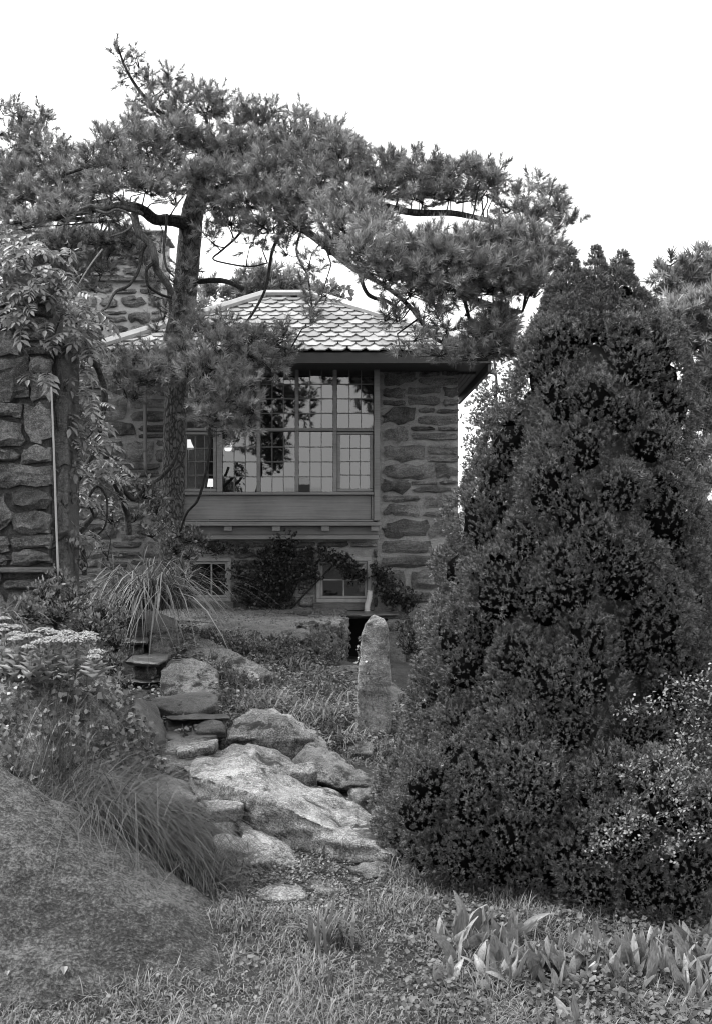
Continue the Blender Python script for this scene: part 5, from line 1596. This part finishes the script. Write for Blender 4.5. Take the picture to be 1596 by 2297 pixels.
# dark small-leaved creeper on the basement wall
cr = thing('wall_creeper', 'dark small leaved creeper spreading over the basement wall between the two low windows', 'creeper', P(620, 1366, YW - .1))
leafy(cr, [(620, 1290, 76, 72, YW - .14, 1.0, .10), (640, 1225, 40, 34, YW - .14, 1, .08), (560, 1330, 40, 40, YW - .14, 1, .1), (690, 1270, 34, 40, YW - .13, .8, .07), (610, 1345, 56, 26, YW - .16, 1, .12), (755, 1250, 44, 18, YW - .13, .9, .06),
           (775, 1270, 26, 22, YW - .13, .9, .06), (790, 1285, 22, 26, YW - .13, .7, .06), (550, 1235, 26, 12, YW - .12, .5, .05), (480, 1230, 50, 16, YW - .12, .5, .05), (500, 1300, 12, 36, YW - .12, .5, .05), (720, 1235, 40, 12, YW - .12, .6, .05),
           (535, 1280, 20, 30, YW - .12, .7, .06)], M_creeper, .034, .75, 1.9, shell=.7, up=.1)
wp = [tube_arr(pxtube([(x0, 1368, 2), ((x0 + x1) / 2 + 6, 1300, 1.6), (x1, y1, 1)], YW - .06), 5, 6) for x0, x1, y1 in ((600, 560, 1260), (620, 640, 1210), (640, 690, 1250), (610, 590, 1230), (650, 770, 1245))]
V, Fc, _ = cat(wp)
mk('stems', V, Fc, M_twig, cr)['kind'] = 'stuff'
cr2 = thing('wall_creeper', 'dark creeper clump on the wall right of the pale drain hose', 'creeper', P(870, 1376, YW - .1))
leafy(cr2, [(858, 1300, 26, 34, YW - .14, 1, .09), (880, 1335, 34, 34, YW - .14, 1, .1), (845, 1280, 16, 20, YW - .14, .8, .06), (905, 1355, 20, 22, YW - .14, .8, .08), (815, 1295, 12, 20, YW - .14, .7, .05), (925, 1345, 26, 30, YW - .13, .3, .05)], M_creeper, .034, .75, 1.9, shell=.7, up=.1)
cr3 = thing('bush', 'dim twiggy bush in the sunken corner left of the spruce foot', 'bush', P(920, 1520, 11))
leafy(cr3, [(920, 1430, 34, 60, 11, .5, .15), (940, 1480, 30, 50, 11, .5, .15), (890, 1400, 20, 20, 11, .4)], M_creeper, .035, .55, 1.0)

# rose bush and undergrowth beside the pine trunk
rb = thing('rose_bush', 'small leaved bush spilling past the right side of the pine trunk', 'bush', P(420, 1330, 10.4))
leafy(rb, [(425, 1205, 36, 22, 10.4), (400, 1190, 30, 24, 10.3), (450, 1210, 26, 18, 10.4, .9), (420, 1240, 26, 22, 10.5), (410, 1280, 22, 30, 10.6, .8), (395, 1225, 26, 30, 10.4)], M_shrub, .045, .5, 1.3, tones=(.5, 1.7))
rb2 = thing('dark_bush', 'dark leafy bush half hiding the left basement window', 'bush', P(415, 1360, 11.6))
leafy(rb2, [(420, 1290, 26, 44, 11.6), (430, 1330, 22, 26, 11.6), (400, 1320, 20, 30, 11.5)], M_creeper, .05, .6, 1.3)
ub = thing('shrub', 'loose leafy shrub filling the corner between block wall and pine trunk', 'bush', P(290, 1300, 9.8))
leafy(ub, [(320, 1100, 44, 30, 9.8, .8), (350, 1130, 30, 40, 9.8, .8), (290, 1090, 40, 24, 9.8, .7), (370, 1170, 26, 34, 9.9, .8), (300, 1150, 40, 34, 9.8, .6), (250, 1150, 40, 44, 9.8, .4), (240, 1220, 40, 50, 9.7, .3), (340, 1190, 30, 26, 9.8, .7)], M_shrub, .05, .5, 1.0, tones=(.45, 1.5))
az = thing('azalea_bush', 'dense low bush of small rosette leaves above the stonecrop flowers', 'bush', P(190, 1450, 7.7))
leafy(az, [(130, 1300, 44, 30, 7.75), (100, 1330, 50, 34, 7.7), (170, 1335, 60, 36, 7.7), (225, 1370, 60, 36, 7.75), (130, 1372, 70, 36, 7.6), (200, 1405, 74, 36, 7.6), (265, 1395, 34, 30, 7.8), (260, 1440, 44, 36, 7.7), (255, 1490, 38, 40, 7.6), (60, 1370, 40, 34, 7.6), (280, 1525, 24, 36, 7.5, .8)],
      M_azalea, .034, .42, .9, tones=(.5, 1.5), up=.6)

# ------------------------------------------------------------------ wisteria on the block wall
ws = thing('wisteria_vine', 'wisteria with drooping feathered leaves climbing the left block wall and pine limb', 'climber', P(185, 1300, 8.6))
VST = [
    [(308, 462, 8, 10.4), (303, 485, 8.5, 10.4), (312, 520, 8.5, 10.3), (338, 548, 8.5, 10.3), (348, 580, 8.5, 10.3), (352, 605, 8, 10.4), (378, 640, 8, 10.5), (385, 670, 8, 10.6), (386, 710, 7.5, 10.7), (374, 760, 7, 10.7), (368, 800, 6, 10.7)],
    [(320, 480, 5, 10.3), (290, 468, 5, 10.2), (260, 462, 4.5, 10.2), (230, 468, 4.5, 10.1), (205, 462, 4, 10.1), (180, 470, 3, 10)],
    [(215, 470, 3, 10.1), (240, 478, 3, 10), (262, 470, 3, 10), (290, 480, 3, 10), (300, 500, 3, 10), (280, 520, 2.4, 10), (250, 530, 2, 10)],
    [(330, 545, 4, 10.3), (318, 570, 4, 10.3), (312, 605, 3.5, 10.2), (290, 640, 3.5, 10.1), (260, 655, 3.5, 9.9), (240, 690, 3, 9.7), (228, 700, 3, 9.5), (230, 740, 3, 9.4)],
    [(345, 590, 3.5, 10.3), (330, 605, 3.5, 10.3), (333, 640, 3, 10.3), (360, 660, 3, 10.4), (385, 668, 3, 10.5)],
    [(375, 480, 3, 10.6), (372, 520, 3, 10.6), (368, 560, 3, 10.6), (374, 600, 2.6, 10.6), (390, 620, 2, 10.7)],
    [(190, 1290, 6, 8.7), (185, 1230, 6, 8.7), (165, 1180, 6, 8.6), (150, 1120, 6, 8.6), (185, 1060, 6.5, 8.7), (212, 1010, 6.5, 8.8), (226, 950, 7, 8.8), (236, 890, 7, 8.8), (225, 840, 6.5, 8.8), (205, 800, 6, 8.7), (190, 760, 5.5, 8.6), (170, 720, 5, 8.4), (120, 690, 3, 8.2)],
    [(400, 1010, 4, 9.9), (385, 1045, 4.5, 9.9), (350, 1080, 5, 9.9), (325, 1095, 5, 9.8), (300, 1120, 5, 9.7), (270, 1090, 6, 9.4), (240, 1060, 6, 9.2), (205, 1070, 6, 9)],
    [(290, 1200, 7, 9.4), (285, 1150, 7, 9.4), (265, 1100, 6, 9.2), (245, 1060, 6, 9.1)],
    [(212, 1160, 3, 8.6), (200, 1120, 3, 8.5), (220, 1090, 3, 8.5), (240, 1120, 2.6, 8.5), (236, 1180, 2.2, 8.5), (205, 1210, 2, 8.5)],
    [(470, 960, 3.4, 9.8), (472, 1000, 3.2, 9.8), (462, 1060, 3, 9.9), (445, 1120, 3, 10), (420, 1150, 3, 10.1), (405, 1190, 2.6, 10.2)],
    [(120, 780, 2, 8.1), (130, 730, 2, 8.2), (165, 660, 2.2, 8.4), (200, 600, 2.2, 9), (230, 560, 2.5, 9.4)],
    [(65, 800, 1.5, 7.8), (48, 770, 1.5, 7.8), (52, 740, 1.5, 7.9), (80, 715, 1.5, 8), (100, 690, 1.5, 8)],
    [(212, 910, 1.5, 8.3), (222, 925, 1.5, 8.3), (210, 965, 1.5, 8.3), (195, 985, 1.5, 8.4)],
    [(160, 1320, 8, 8.9), (155, 1250, 8, 8.9), (175, 1200, 7, 8.9), (215, 1150, 7, 9)],
]
for k, c in enumerate(VST):
    a = pxtube(c, 0)
    q, f = tube_arr(a, 9 if c[0][2] > 5 else 6, 6, .05)
    mk('stem', q, f, M_vine if k in (0, 1, 2, 11, 12, 13, 5) else M_twig, ws, smooth=True)
lr = np.random.default_rng(77)
WLEAF = []
for v in range(5):
    T, Ft = leaf_template(.40, .22)
    parts = []
    n = 4
    L = .155
    rach = []
    for i in range(n * 2 + 1):
        t_ = (.30 + .62 * (i // 2) / (n - 1)) if i < n * 2 else 1.0
        p = np.array([0, -t_ * L * .8, -.30 * L * t_ * t_])
        if i == n * 2:
            d = np.array([0, -.8, -.55])
        else:
            sd_ = 1 if i % 2 else -1
            d = np.array([sd_ * .85, -.45, -.42 + lr.normal() * .12])
        d /= np.linalg.norm(d)
        side = np.cross(d, np.array([0, 0, 1.0]))
        side /= np.linalg.norm(side)
        up_ = np.cross(side, d)
        Rm = np.stack([side, up_, d], 1)
        parts.append((T @ Rm.T * (.058 * lr.uniform(.8, 1.15)) + p, Ft))
    a = np.array([[0, 0, 0]])
    m_ = np.array([[0, -.4 * L, -.05 * L]])
    e = np.array([[0, -.8 * L, -.3 * L]])
    vq, fq = cat([sticks(a, m_, .0018, .0014), sticks(m_, e, .0014, .001)])[:2]
    tri = np.concatenate([fq[:, [0, 1, 2]], fq[:, [0, 2, 3]]])
    V, Fc, _ = cat(parts + [(vq, tri)])
    me_ = raw('leaf', V, Fc)
    me_.materials.append(M_wist)
    WLEAF.append(me_)
WREG = [(30, 560, 50, 26, 7.9, 16), (80, 590, 60, 26, 7.9, 16), (40, 620, 44, 18, 7.8, 12), (40, 655, 50, 18, 7.7, 13), (25, 690, 40, 18, 7.7, 10), (110, 620, 40, 24, 8, 12), (140, 650, 44, 26, 8.1, 13), (70, 720, 40, 10, 7.7, 6), (160, 690, 40, 24, 8.2, 12),
        (190, 720, 36, 24, 8.3, 11), (150, 745, 50, 14, 8.1, 9), (120, 760, 40, 10, 8, 5), (210, 770, 34, 22, 8.3, 10), (175, 800, 30, 26, 8.3, 9), (95, 838, 30, 10, 7.9, 5), (165, 850, 30, 26, 8.3, 9), (190, 885, 36, 20, 8.4, 7), (160, 920, 24, 20, 8.3, 6),
        (210, 930, 34, 22, 8.5, 8), (165, 975, 30, 20, 8.4, 7), (215, 975, 30, 14, 8.5, 7), (170, 1020, 30, 20, 8.4, 7), (225, 1030, 44, 12, 8.6, 8), (195, 1060, 36, 18, 8.6, 8), (260, 1060, 40, 14, 8.8, 6), (175, 1100, 30, 14, 8.5, 6), (165, 1195, 34, 12, 8.4, 7), (240, 1095, 30, 14, 8.7, 6),
        (10, 570, 30, 40, 7.6, 6), (60, 545, 40, 14, 8.1, 8), (120, 565, 40, 20, 8.6, 8)]
for (px, py, rx, ry, Y, n) in WREG:
    C = P(px, py, Y)
    for _ in range(n):
        p = Vector((C.x + lr.uniform(-1, 1) * rx / F * Y, C.y + lr.normal() * .10, C.z + lr.uniform(-1, 1) * ry / F * Y))
        o = bpy.data.objects.new('leaf', WLEAF[lr.integers(0, 5)])
        COL.objects.link(o)
        o.parent = ws
        o.location = p - ORG[ws.name]
        o.rotation_euler = (lr.uniform(-.15, .55), lr.normal() * .3, lr.normal() * .95 + (.35 if px > 120 else -.1))
        s = lr.uniform(.95, 1.55)
        o.scale = (s, s, s)


leafy(ws, [(170, 640, 50, 40, 8.9, .5), (200, 700, 44, 40, 8.9, .6), (180, 770, 44, 36, 8.8, .6), (200, 830, 30, 40, 8.9, .5), (180, 900, 30, 40, 8.8, .5), (200, 980, 40, 40, 8.9, .5), (200, 1060, 44, 34, 8.9, .6), (180, 1130, 40, 30, 8.8, .4), (60, 620, 80, 40, 8.3, .4), (110, 560, 90, 30, 8.6, .5), (260, 1060, 40, 30, 9.1, .5), (30, 570, 60, 40, 8.2, .5), (148, 790, 30, 50, 8.25, .6), (146, 900, 26, 60, 8.2, .5), (150, 1010, 26, 60, 8.2, .6), (156, 1110, 30, 50, 8.2, .7), (160, 1210, 30, 50, 8.1, .8), (190, 1260, 40, 40, 8.3, .6)],
      M_shrub, .055, .42, .55, tones=(.5, 1.6), up=-.2, twmat=M_vine)

# ------------------------------------------------------------------ grass clumps
def clump(name, label, px, py, Y, n, L, w, rad, lift=(.7, 1.45), droop=(.5, 1.3), bias=None, mat=M_grass, cat_='grass clump', tones=(.6, 1.5), segs=6, group=None):
    """wide loose drifts of blades are stuff, tight clumps are things"""
    c = np.array(P(px, py, Y))
    b = c + np.concatenate([rng.normal(size=(n, 2)) * rad, np.zeros((n, 1))], 1)
    h = unit2(ang(n))
    if bias is not None:
        h = h + np.array(bias)
        h /= np.linalg.norm(h, axis=1)[:, None]
    V, Fc, tn = blades(b, h, rng.uniform(L[0], L[1], n), rng.uniform(w * .7, w * 1.2, n), rng.uniform(*lift, n), rng.uniform(*droop, n), segs, rng.uniform(*tones, n))
    o = mk(name, V, Fc, mat, None, c, tone=tn)
    tag(o, label, cat_, group)
    if rad > .125:
        o['kind'] = 'stuff'
    return o


clump('grass_clump', 'big arching long leaved grass clump at the foot of the pine', 330, 1365, 9.7, 520, (.6, 1.35), .011, .14, (.7, 1.5), (.7, 1.4), (.05, -.25), M_grass, tones=(.4, 1.2))
clump('grass_clump', 'arching strap leaved clump at the left edge below the block wall', -10, 1420, 7.6, 90, (.35, .65), .011, .08, (.6, 1.4), (.5, 1.2), (.35, -.2), M_grass)
clump('grass_clump', 'upright wispy grass before the ivy grown boulder', 120, 1775, 5.75, 120, (.4, .95), .0032, .09, (1.0, 1.5), (.15, .9), (.55, -.1), M_tussock, segs=7)
clump('grass_clump', 'long drooping grass mat combed to the right behind the dark boulder', 170, 1795, 5.7, 1200, (.4, .9), .003, .2, (.05, .85), (.5, 1.4), (.85, -.25), M_tussock, segs=7)
clump('grass_clump', 'drooping grass spilling over the middle of the dark boulder edge', 300, 1870, 5.75, 900, (.35, .75), .003, .17, (.1, .9), (.5, 1.4), (.7, -.1), M_tussock, segs=7)
clump('grass_clump', 'ragged dry grass at the lower end of the drooping mat', 430, 1950, 5.6, 450, (.15, .42), .0036, .14, (.2, 1.2), (.4, 1.2), (.7, -.2), M_tussock, segs=5)
clump('iris_clump', 'tuft of broad upright blades in the lawn before the rocks', 730, 2120, 4.85, 60, (.16, .34), .011, .05, (.9, 1.45), (.2, .9), (.1, -.1), M_cover, 'iris')
clump('grass_clump', 'fine pale tufted grass left of the standing stone', 690, 1600, 8.6, 420, (.16, .36), .006, .16, (.5, 1.4), (.4, 1.2), (.3, -.3), M_pale)
clump('grass_clump', 'bright spiky grass tuft above the peaked boulder', 600, 1570, 8.7, 260, (.14, .32), .006, .14, (.5, 1.4), (.4, 1.2), (0, -.3), M_pale)
clump('grass_clump', 'tuft of strap leaves at the left foot of the standing stone', 770, 1658, 8.1, 70, (.12, .26), .009, .05, (.5, 1.4), (.4, 1.2), None, M_grass)
clump('grass_clump', 'spiky tuft below the flat edging rock of the terrace', 655, 1490, 9.6, 60, (.12, .26), .008, .05, (.5, 1.4), (.4, 1.2), None, M_cover)


def scatter(name, label, poly, n, ln, w, mat, up=1.0, hgt=(.0, .05), Yr=None, tones=(.5, 1.5), blade=False, zf=None, cond=None):
    """stuff strewn over the ground inside x,y bounds given as (x0,x1,y0,y1)"""
    x0, x1, y0, y1 = poly
    x = rng.uniform(x0, x1, n)
    y = rng.uniform(y0, y1, n)
    if cond is not None:
        k = cond(x, y)
        x, y = x[k], y[k]
    n = len(x)
    z = ground_z(x, y) if zf is None else zf(x, y)
    z = z + np.array([.03 * noise.noise(Vector((a * 2.2, b * 2.2, 0))) for a, b in zip(x, y)])
    p = np.stack([x, y, z], 1)
    if blade:
        cl = np.array([max(.25, .8 + 1.3 * noise.noise(Vector((a * 3.1, b * 3.1, 5))) + .6 * noise.noise(Vector((a * 9, b * 9, 2)))) for a, b in zip(x, y)])
        V, Fc, tn = blades(p, unit2(ang(n)), rng.uniform(ln[0], ln[1], n) * cl, np.full(n, w), rng.uniform(.5, 1.5, n), rng.uniform(.2, 1.3, n), 3, rng.uniform(*tones, n))
    else:
        cl = np.array([max(.1, .55 + 1.1 * noise.noise(Vector((a * 4.5, b * 4.5, 8)))) for a, b in zip(x, y)])
        p[:, 2] += rng.uniform(hgt[0], hgt[1], n) * cl
        d = rng.normal(size=(n, 3)) * .8 + np.array([0, -.2, up])
        T, Ft = leaf_template(w)
        R_ = frames(np.concatenate([unit2(ang(n)), rng.normal(.25, .25, (n, 1))], 1))
        # leaves lie nearly flat: face normal up
        dd = R_[:, :, 2]
        upv = np.array([0, -.25, 1.0]) + rng.normal(size=(n, 3)) * .35
        s_ = np.cross(upv, dd)
        s_ /= np.linalg.norm(s_, axis=1)[:, None]
        nrm_ = np.cross(dd, s_)
        R_ = np.stack([s_, nrm_, dd], 2)
        V, Fc, tn = inst(T, Ft, R_, p, ln * rng.uniform(.6, 1.3, n), rng.uniform(*tones, n))
    o = mk(name, V, Fc, mat, None, (p[0, 0], p[0, 1], p[0, 2]), tone=tn)
    o['kind'] = 'stuff'
    o['label'] = label
    o['category'] = 'grass' if blade else 'ground cover'
    return o


def lawn(x, y):
    px, py = CX + x / y * F, CY + 1.85 / y * F
    return ((px > 330) | (py > 2235)) & (px < 1700) & ~((px > 540) & (px < 870) & (y > 5.35))


scatter('grass', 'short ragged lawn grass in the foreground', (-1.9, 2.2, 3.6, 5.9), 46000, (.03, .14), .0036, M_grass, blade=True, cond=lawn, tones=(.35, 1.6))
clump('grass_clump', 'loose dry blades fringing the bottom edge of the dark boulder', 250, 2290, 4.15, 260, (.08, .26), .0035, .42, (.3, 1.3), (.3, 1.2), None, M_grass)
clump('grass_clump', 'grass blades overlapping the right foot of the dark boulder', 600, 2190, 4.75, 420, (.1, .3), .0035, .13, (.4, 1.4), (.4, 1.2), (-.3, -.1), M_grass)
scatter('ground_cover', 'small clover like leaves in the lawn', (-1.7, 1.2, 3.7, 5.8), 4500, .018, .85, M_cover, hgt=(.01, .06), cond=lawn, tones=(.5, 1.5))
scatter('ground_cover', 'rounded ground cover leaves at the lower right', (.15, 2.0, 3.7, 5.3), 12000, .022, .95, M_cover, hgt=(.0, .08), tones=(.3, 1.3),
        cond=lambda x, y: (CX + x / y * F) > 1000 + rng.normal(size=len(x)) * 110)
scatter('ground_cover', 'low leafy carpet on the bank between stair and standing stone', (-1.5, .5, 7.9, 10.2), 11000, .030, .6, M_cover, hgt=(.0, .14), tones=(.3, 2.2))
scatter('grass', 'grass on the bank between stair and standing stone', (-1.2, .45, 7.7, 9.6), 6500, (.05, .18), .005, M_pale, blade=True, tones=(.4, 1.3))
scatter('ground_cover', 'low leaves around the foot of the left boulders and shrubs', (-3.2, -1.0, 5.6, 10), 6000, .034, .7, M_shrub, hgt=(.0, .08), tones=(.4, 1.4))
scatter('grass', 'thin grass along the spruce and boulder feet', (-.6, 2.0, 5.3, 8.2), 5000, (.04, .12), .005, M_grass, blade=True, cond=lambda x, y: CX + x / y * F > 850)
scatter('leaf_litter', 'dark leaf litter and small weeds at the foot of the pale slab boulder', (-.62, .25, 5.2, 6.5), 5000, .017, .7, M_shrub, hgt=(.0, .03), tones=(.15, 1.3))
scatter('grass', 'sparse short grass at the foot of the pale slab boulder', (-.6, .25, 5.25, 5.95), 700, (.03, .08), .004, M_grass, blade=True, tones=(.4, 1.3))
scatter('pebbles', 'gravel stones lying on the terrace', (-1.9, -.1, 9.9, 12.4), 4000, .016, 1.0, M_cover, hgt=(.0, .012), zf=lambda x, y: ZT + .004 - .32 * np.maximum(0, 10.75 - y) ** 1.3, tones=(.4, 1.9),
        cond=lambda x, y: (y > 10.1 - .6 * (x + 1.5) * 0 + np.clip((x + .8) * 1.6, 0, 2)))
gc = thing('ground_cover', 'dense mat of tiny leaves cushioning the terrace edge above the long low rock', 'ground cover', P(560, 1500, 9.7))
leafy(gc, [(540, 1450, 56, 20, 9.65), (600, 1460, 56, 24, 9.7), (650, 1475, 50, 26, 9.8), (490, 1436, 50, 14, 9.6), (430, 1420, 34, 9, 9.62), (480, 1422, 40, 11, 9.6), (540, 1428, 44, 13, 9.7), (600, 1434, 40, 16, 9.85), (640, 1440, 34, 18, 9.95), (580, 1485, 50, 16, 9.5), (700, 1470, 40, 30, 10.1, .7), (740, 1480, 40, 26, 10.3, .8), (730, 1440, 22, 30, 10.3, .9), (765, 1455, 20, 26, 10.6, .8), (700, 1445, 20, 24, 10.1, 1.0), (490, 1498, 34, 16, 8.85, 1.2), (530, 1520, 36, 18, 8.8, 1.1), (450, 1480, 30, 8, 9.0, 1), (560, 1530, 30, 14, 8.75, 1)],
      M_shrub, .024, .7, 1.3, tones=(.5, 1.7), twigs=False, up=.8)

for k, (px, py, rx, ry, Y, lab) in enumerate([(530, 1565, 34, 24, 8.7, 'low leafy plant at the left end of the bank, right of the overhanging stair slab'), (590, 1540, 40, 24, 9.0, 'low leafy plant on the bank above the peaked boulder, left of the grass tuft'), (650, 1545, 36, 22, 9.0, 'low leafy plant on the bank below the edging rock of the terrace'),
                                     (715, 1560, 36, 26, 8.9, 'low leafy plant halfway between edging rock and standing stone'), (690, 1625, 36, 22, 8.4, 'low leafy plant behind the ridge of the peaked boulder'), (740, 1640, 30, 20, 8.2, 'low leafy plant behind the lower end of the peaked boulder'), (880, 1680, 26, 30, 8.0, 'low leafy plant between the standing stone and the spruce')]):
    t = thing('low_plant', lab, 'plant', P(px, py + ry, Y), 'low plants on the bank')
    leafy(t, [(px, py, rx, ry, Y), (px + rx * .5, py + ry * .4, rx * .6, ry * .6, Y - .05)], M_shrub if k % 2 else M_pale, .04, .42, .8, tones=(.4, 1.3), up=.6, twigs=False)

# ------------------------------------------------------------------ stonecrop
HEADS = [(8, 1388, 16), (10, 1405, 18), (35, 1407, 17), (8, 1414, 14), (37, 1422, 18), (50, 1428, 14), (36, 1434, 19), (74, 1427, 22), (100, 1415, 24), (120, 1420, 20), (112, 1438, 32), (137, 1430, 20), (150, 1421, 24), (155, 1438, 26), (170, 1430, 20),
         (195, 1424, 26), (200, 1432, 26), (65, 1452, 16), (218, 1463, 20), (212, 1474, 18), (88, 1442, 18)]
SG = [('stonecrop plant with pale flower heads at the left edge', lambda x: x < 60), ('stonecrop plant with the widest pale flower heads left of the middle of the bed', lambda x: 60 <= x < 130),
      ('stonecrop plant with crowded pale flower heads right of the middle of the bed', lambda x: 130 <= x < 185), ('rightmost stonecrop plant with pale flower heads overhanging the sloping rock', lambda x: x >= 185)]
for lab, fn in SG:
    hs_ = [h for h in HEADS if fn(h[0])]
    mxp = sum(h[0] for h in hs_) / len(hs_)
    YP = 6.5
    root = P(mxp, 1535, YP)
    t = thing('stonecrop', lab, 'flower', root, 'stonecrop plants on the ivy grown boulder')
    lv, st = [], []
    for (px, py, w_) in hs_:
        Y = 6.75 - (py - 1388) / 90 * .45
        top = np.array(P(px, py, Y))
        m = Y / F
        # flower head: a domed plate of many florets
        n = 260
        a, rr = ang(n), np.sqrt(rng.random(n))
        fx = np.stack([np.cos(a) * rr * w_ * m, np.sin(a) * rr * w_ * m * .8, (1 - rr ** 2) * w_ * m * .28 + rng.normal(size=n) * .002], 1) + top
        T = np.array([(0, 0, 0), (1, 0, .3), (.3, .95, .3), (-.8, .6, .3), (-.8, -.6, .3), (.3, -.95, .3)])
        Ft = np.array([(0, 1, 2), (0, 2, 3), (0, 3, 4), (0, 4, 5), (0, 5, 1)])
        d = np.stack([np.cos(a) * rr * .6, np.sin(a) * rr * .6 - .1, np.ones(n)], 1) + rng.normal(size=(n, 3)) * .3
        V, Fc, tn = inst(T, Ft, frames(d), fx, rng.uniform(.0035, .0065, n), rng.uniform(.7, 1.25, n))
        mk('flower_head', V, Fc, M_flower, t, tone=tn)['kind'] = 'stuff'
        foot = np.array(P(px * .9 + mxp * .1, 1520 + (px % 7) * 3, Y - .05))
        st.append(tube_arr(np.array([(*foot, .0055), (*((foot + top) / 2 + rng.normal(size=3) * .01), .005), (*(top - np.array([0, 0, .012])), .004)]), 6, 4))
        for k in range(13):
            q = foot + (top - foot) * (.02 + .8 * k / 13)
            a_ = k * 2.4 + px
            lv.append((q, np.array([math.cos(a_), math.sin(a_) * .9 - .25, .55 + .3 * k / 13]), .115 - .005 * k))
        for k in range(5):
            q = top - np.array([0, 0, .03])
            e = fx[rng.integers(0, n)]
            st.append(tube_arr(np.array([(*q, .002), (*((q + e) / 2 + np.array([0, 0, -.003])), .0018), (*e, .0015)]), 5, 2))
    V, Fc, _ = cat(st)
    mk('stems', V, Fc, M_pale, t, smooth=True, tone=np.ones(len(V)))['kind'] = 'stuff'
    T, Ft = leaf_template(.60, .2)
    P0 = np.array([q for q, _, _ in lv])
    D0 = np.array([d for _, d, _ in lv])
    dd = D0 / np.linalg.norm(D0, axis=1)[:, None]
    s_ = np.cross(np.array([[0, 0, 1.0]]), dd)
    s_ /= np.linalg.norm(s_, axis=1)[:, None]
    R_ = np.stack([s_, np.cross(dd, s_), dd], 2)
    for k in range(len(lv)):
        V = T @ R_[k].T * lv[k][2] * rng.uniform(.8, 1.15) + P0[k]
        mk('leaf', V, [tuple(int(i) for i in f) for f in Ft], M_sedum, t, tone=np.full(len(V), rng.uniform(.65, 1.25)))

# ------------------------------------------------------------------ broad upright leaves at the spruce foot
LILY = []
for v in range(5):
    rows_ = 6
    V = []
    bendv = lr.uniform(.0, 1.1)
    for i in range(rows_ + 1):
        t_ = i / rows_
        w_ = .5 * .27 * math.sin(math.pi * (.12 + .88 * t_) ** 1.05) ** .75 if 0 < i < rows_ else .014
        y_ = -bendv * t_ * t_ * .6
        z_ = t_ * (1 - .25 * bendv * t_)
        V += [(-w_, y_ - .04 * w_ * 4, z_), (0, y_ + .03, z_), (w_, y_ - .04 * w_ * 4, z_)]
    Fc = []
    for i in range(rows_):
        for j in range(2):
            a = i * 3 + j
            Fc.append((a, a + 1, a + 4, a + 3))
    me_ = raw('leaf', np.array(V), Fc, True)
    me_.materials.append(M_lily)
    LILY.append(me_)
special = {0: 'tallest broad leaved plant at the spruce foot, left end of its row', 1: 'broad leaved plant with a tall pale leaf beside the leftmost tall one', 2: 'broad leaved plant with upright leaves at the far right edge below the spruce'}
LP_ = [(1040, 2110, 4.9, 4, .23), (1140, 2115, 4.85, 4, .22), (1565, 2130, 4.75, 3, .19)]
for k in range(150):
    x = 985 + 610 * lr.random() ** .8
    yb_ = np.interp(x, [1000, 1200, 1400, 1620], [2090, 2100, 2110, 2120])
    y = yb_ + abs(lr.normal()) * 55 + lr.uniform(-5, 50)
    Yd = 1.83 * F / (y - CY)
    LP_.append((x, y, Yd, int(lr.integers(2, 4)), lr.uniform(.10, .18)))
for k, (x, y, Yd, n, L) in enumerate(LP_):
    X = (x - CX) / F * Yd
    z = float(ground_z(X, Yd)[0])
    t = thing('broad_leaved_plant', special.get(k, 'low broad leaved plant with pointed upright leaves among the ground cover before the spruce'), 'plant', (X, Yd, z - .01), 'broad leaved plants at the foot of the spruce')
    a0 = lr.uniform(0, 6.28)
    for j in range(n):
        o = bpy.data.objects.new('leaf', LILY[lr.integers(0, 5)])
        COL.objects.link(o)
        o.parent = t
        o.location = (lr.normal() * .012, lr.normal() * .012, 0)
        o.rotation_euler = (lr.uniform(-.75, .3), lr.normal() * .42, a0 + j * 2.3)
        s = L * lr.uniform(.75, 1.15)
        o.scale = (s * lr.uniform(.8, 1.1), s, s)

# a fallen pale leaf and dry stalks on the dark boulder
def on_dome(px, py):
    dg = bpy.context.evaluated_depsgraph_get()
    d = P(px, py, 1.0).normalized()
    hit, loc, nor, idx, ob, mx = S.ray_cast(dg, Vector((0, 0, 0)), d)
    return (loc, nor) if hit else (P(px, py, 4.5), Vector((0, -1, 1)))


for (px, py, s, lab) in ((145, 2170, .035, 'curled pale fallen leaf lying on the dark boulder'), (18, 2180, .022, 'small pale fallen leaf near the left edge of the dark boulder'), (520, 2100, .022, 'pale leaf scrap near the right rim of the dark boulder')):
    loc, nor = on_dome(px, py)
    T, Ft = leaf_template(.8, .6)
    d = Vector((1, .2, 0)).cross(nor).normalized()
    sd_ = d.cross(nor).normalized()
    Rm = np.array(Matrix((sd_, nor, d)).transposed())
    V = T @ Rm.T * s + np.array(loc + nor * .006)
    tag(mk('fallen_leaf', V, [tuple(int(i) for i in f) for f in Ft], M_flower, None, loc, tone=np.ones(len(V))), lab, 'leaf')
print('objects', len(bpy.data.objects), 'tris', sum(len(o.data.polygons) for o in bpy.data.objects if o.type == 'MESH'))
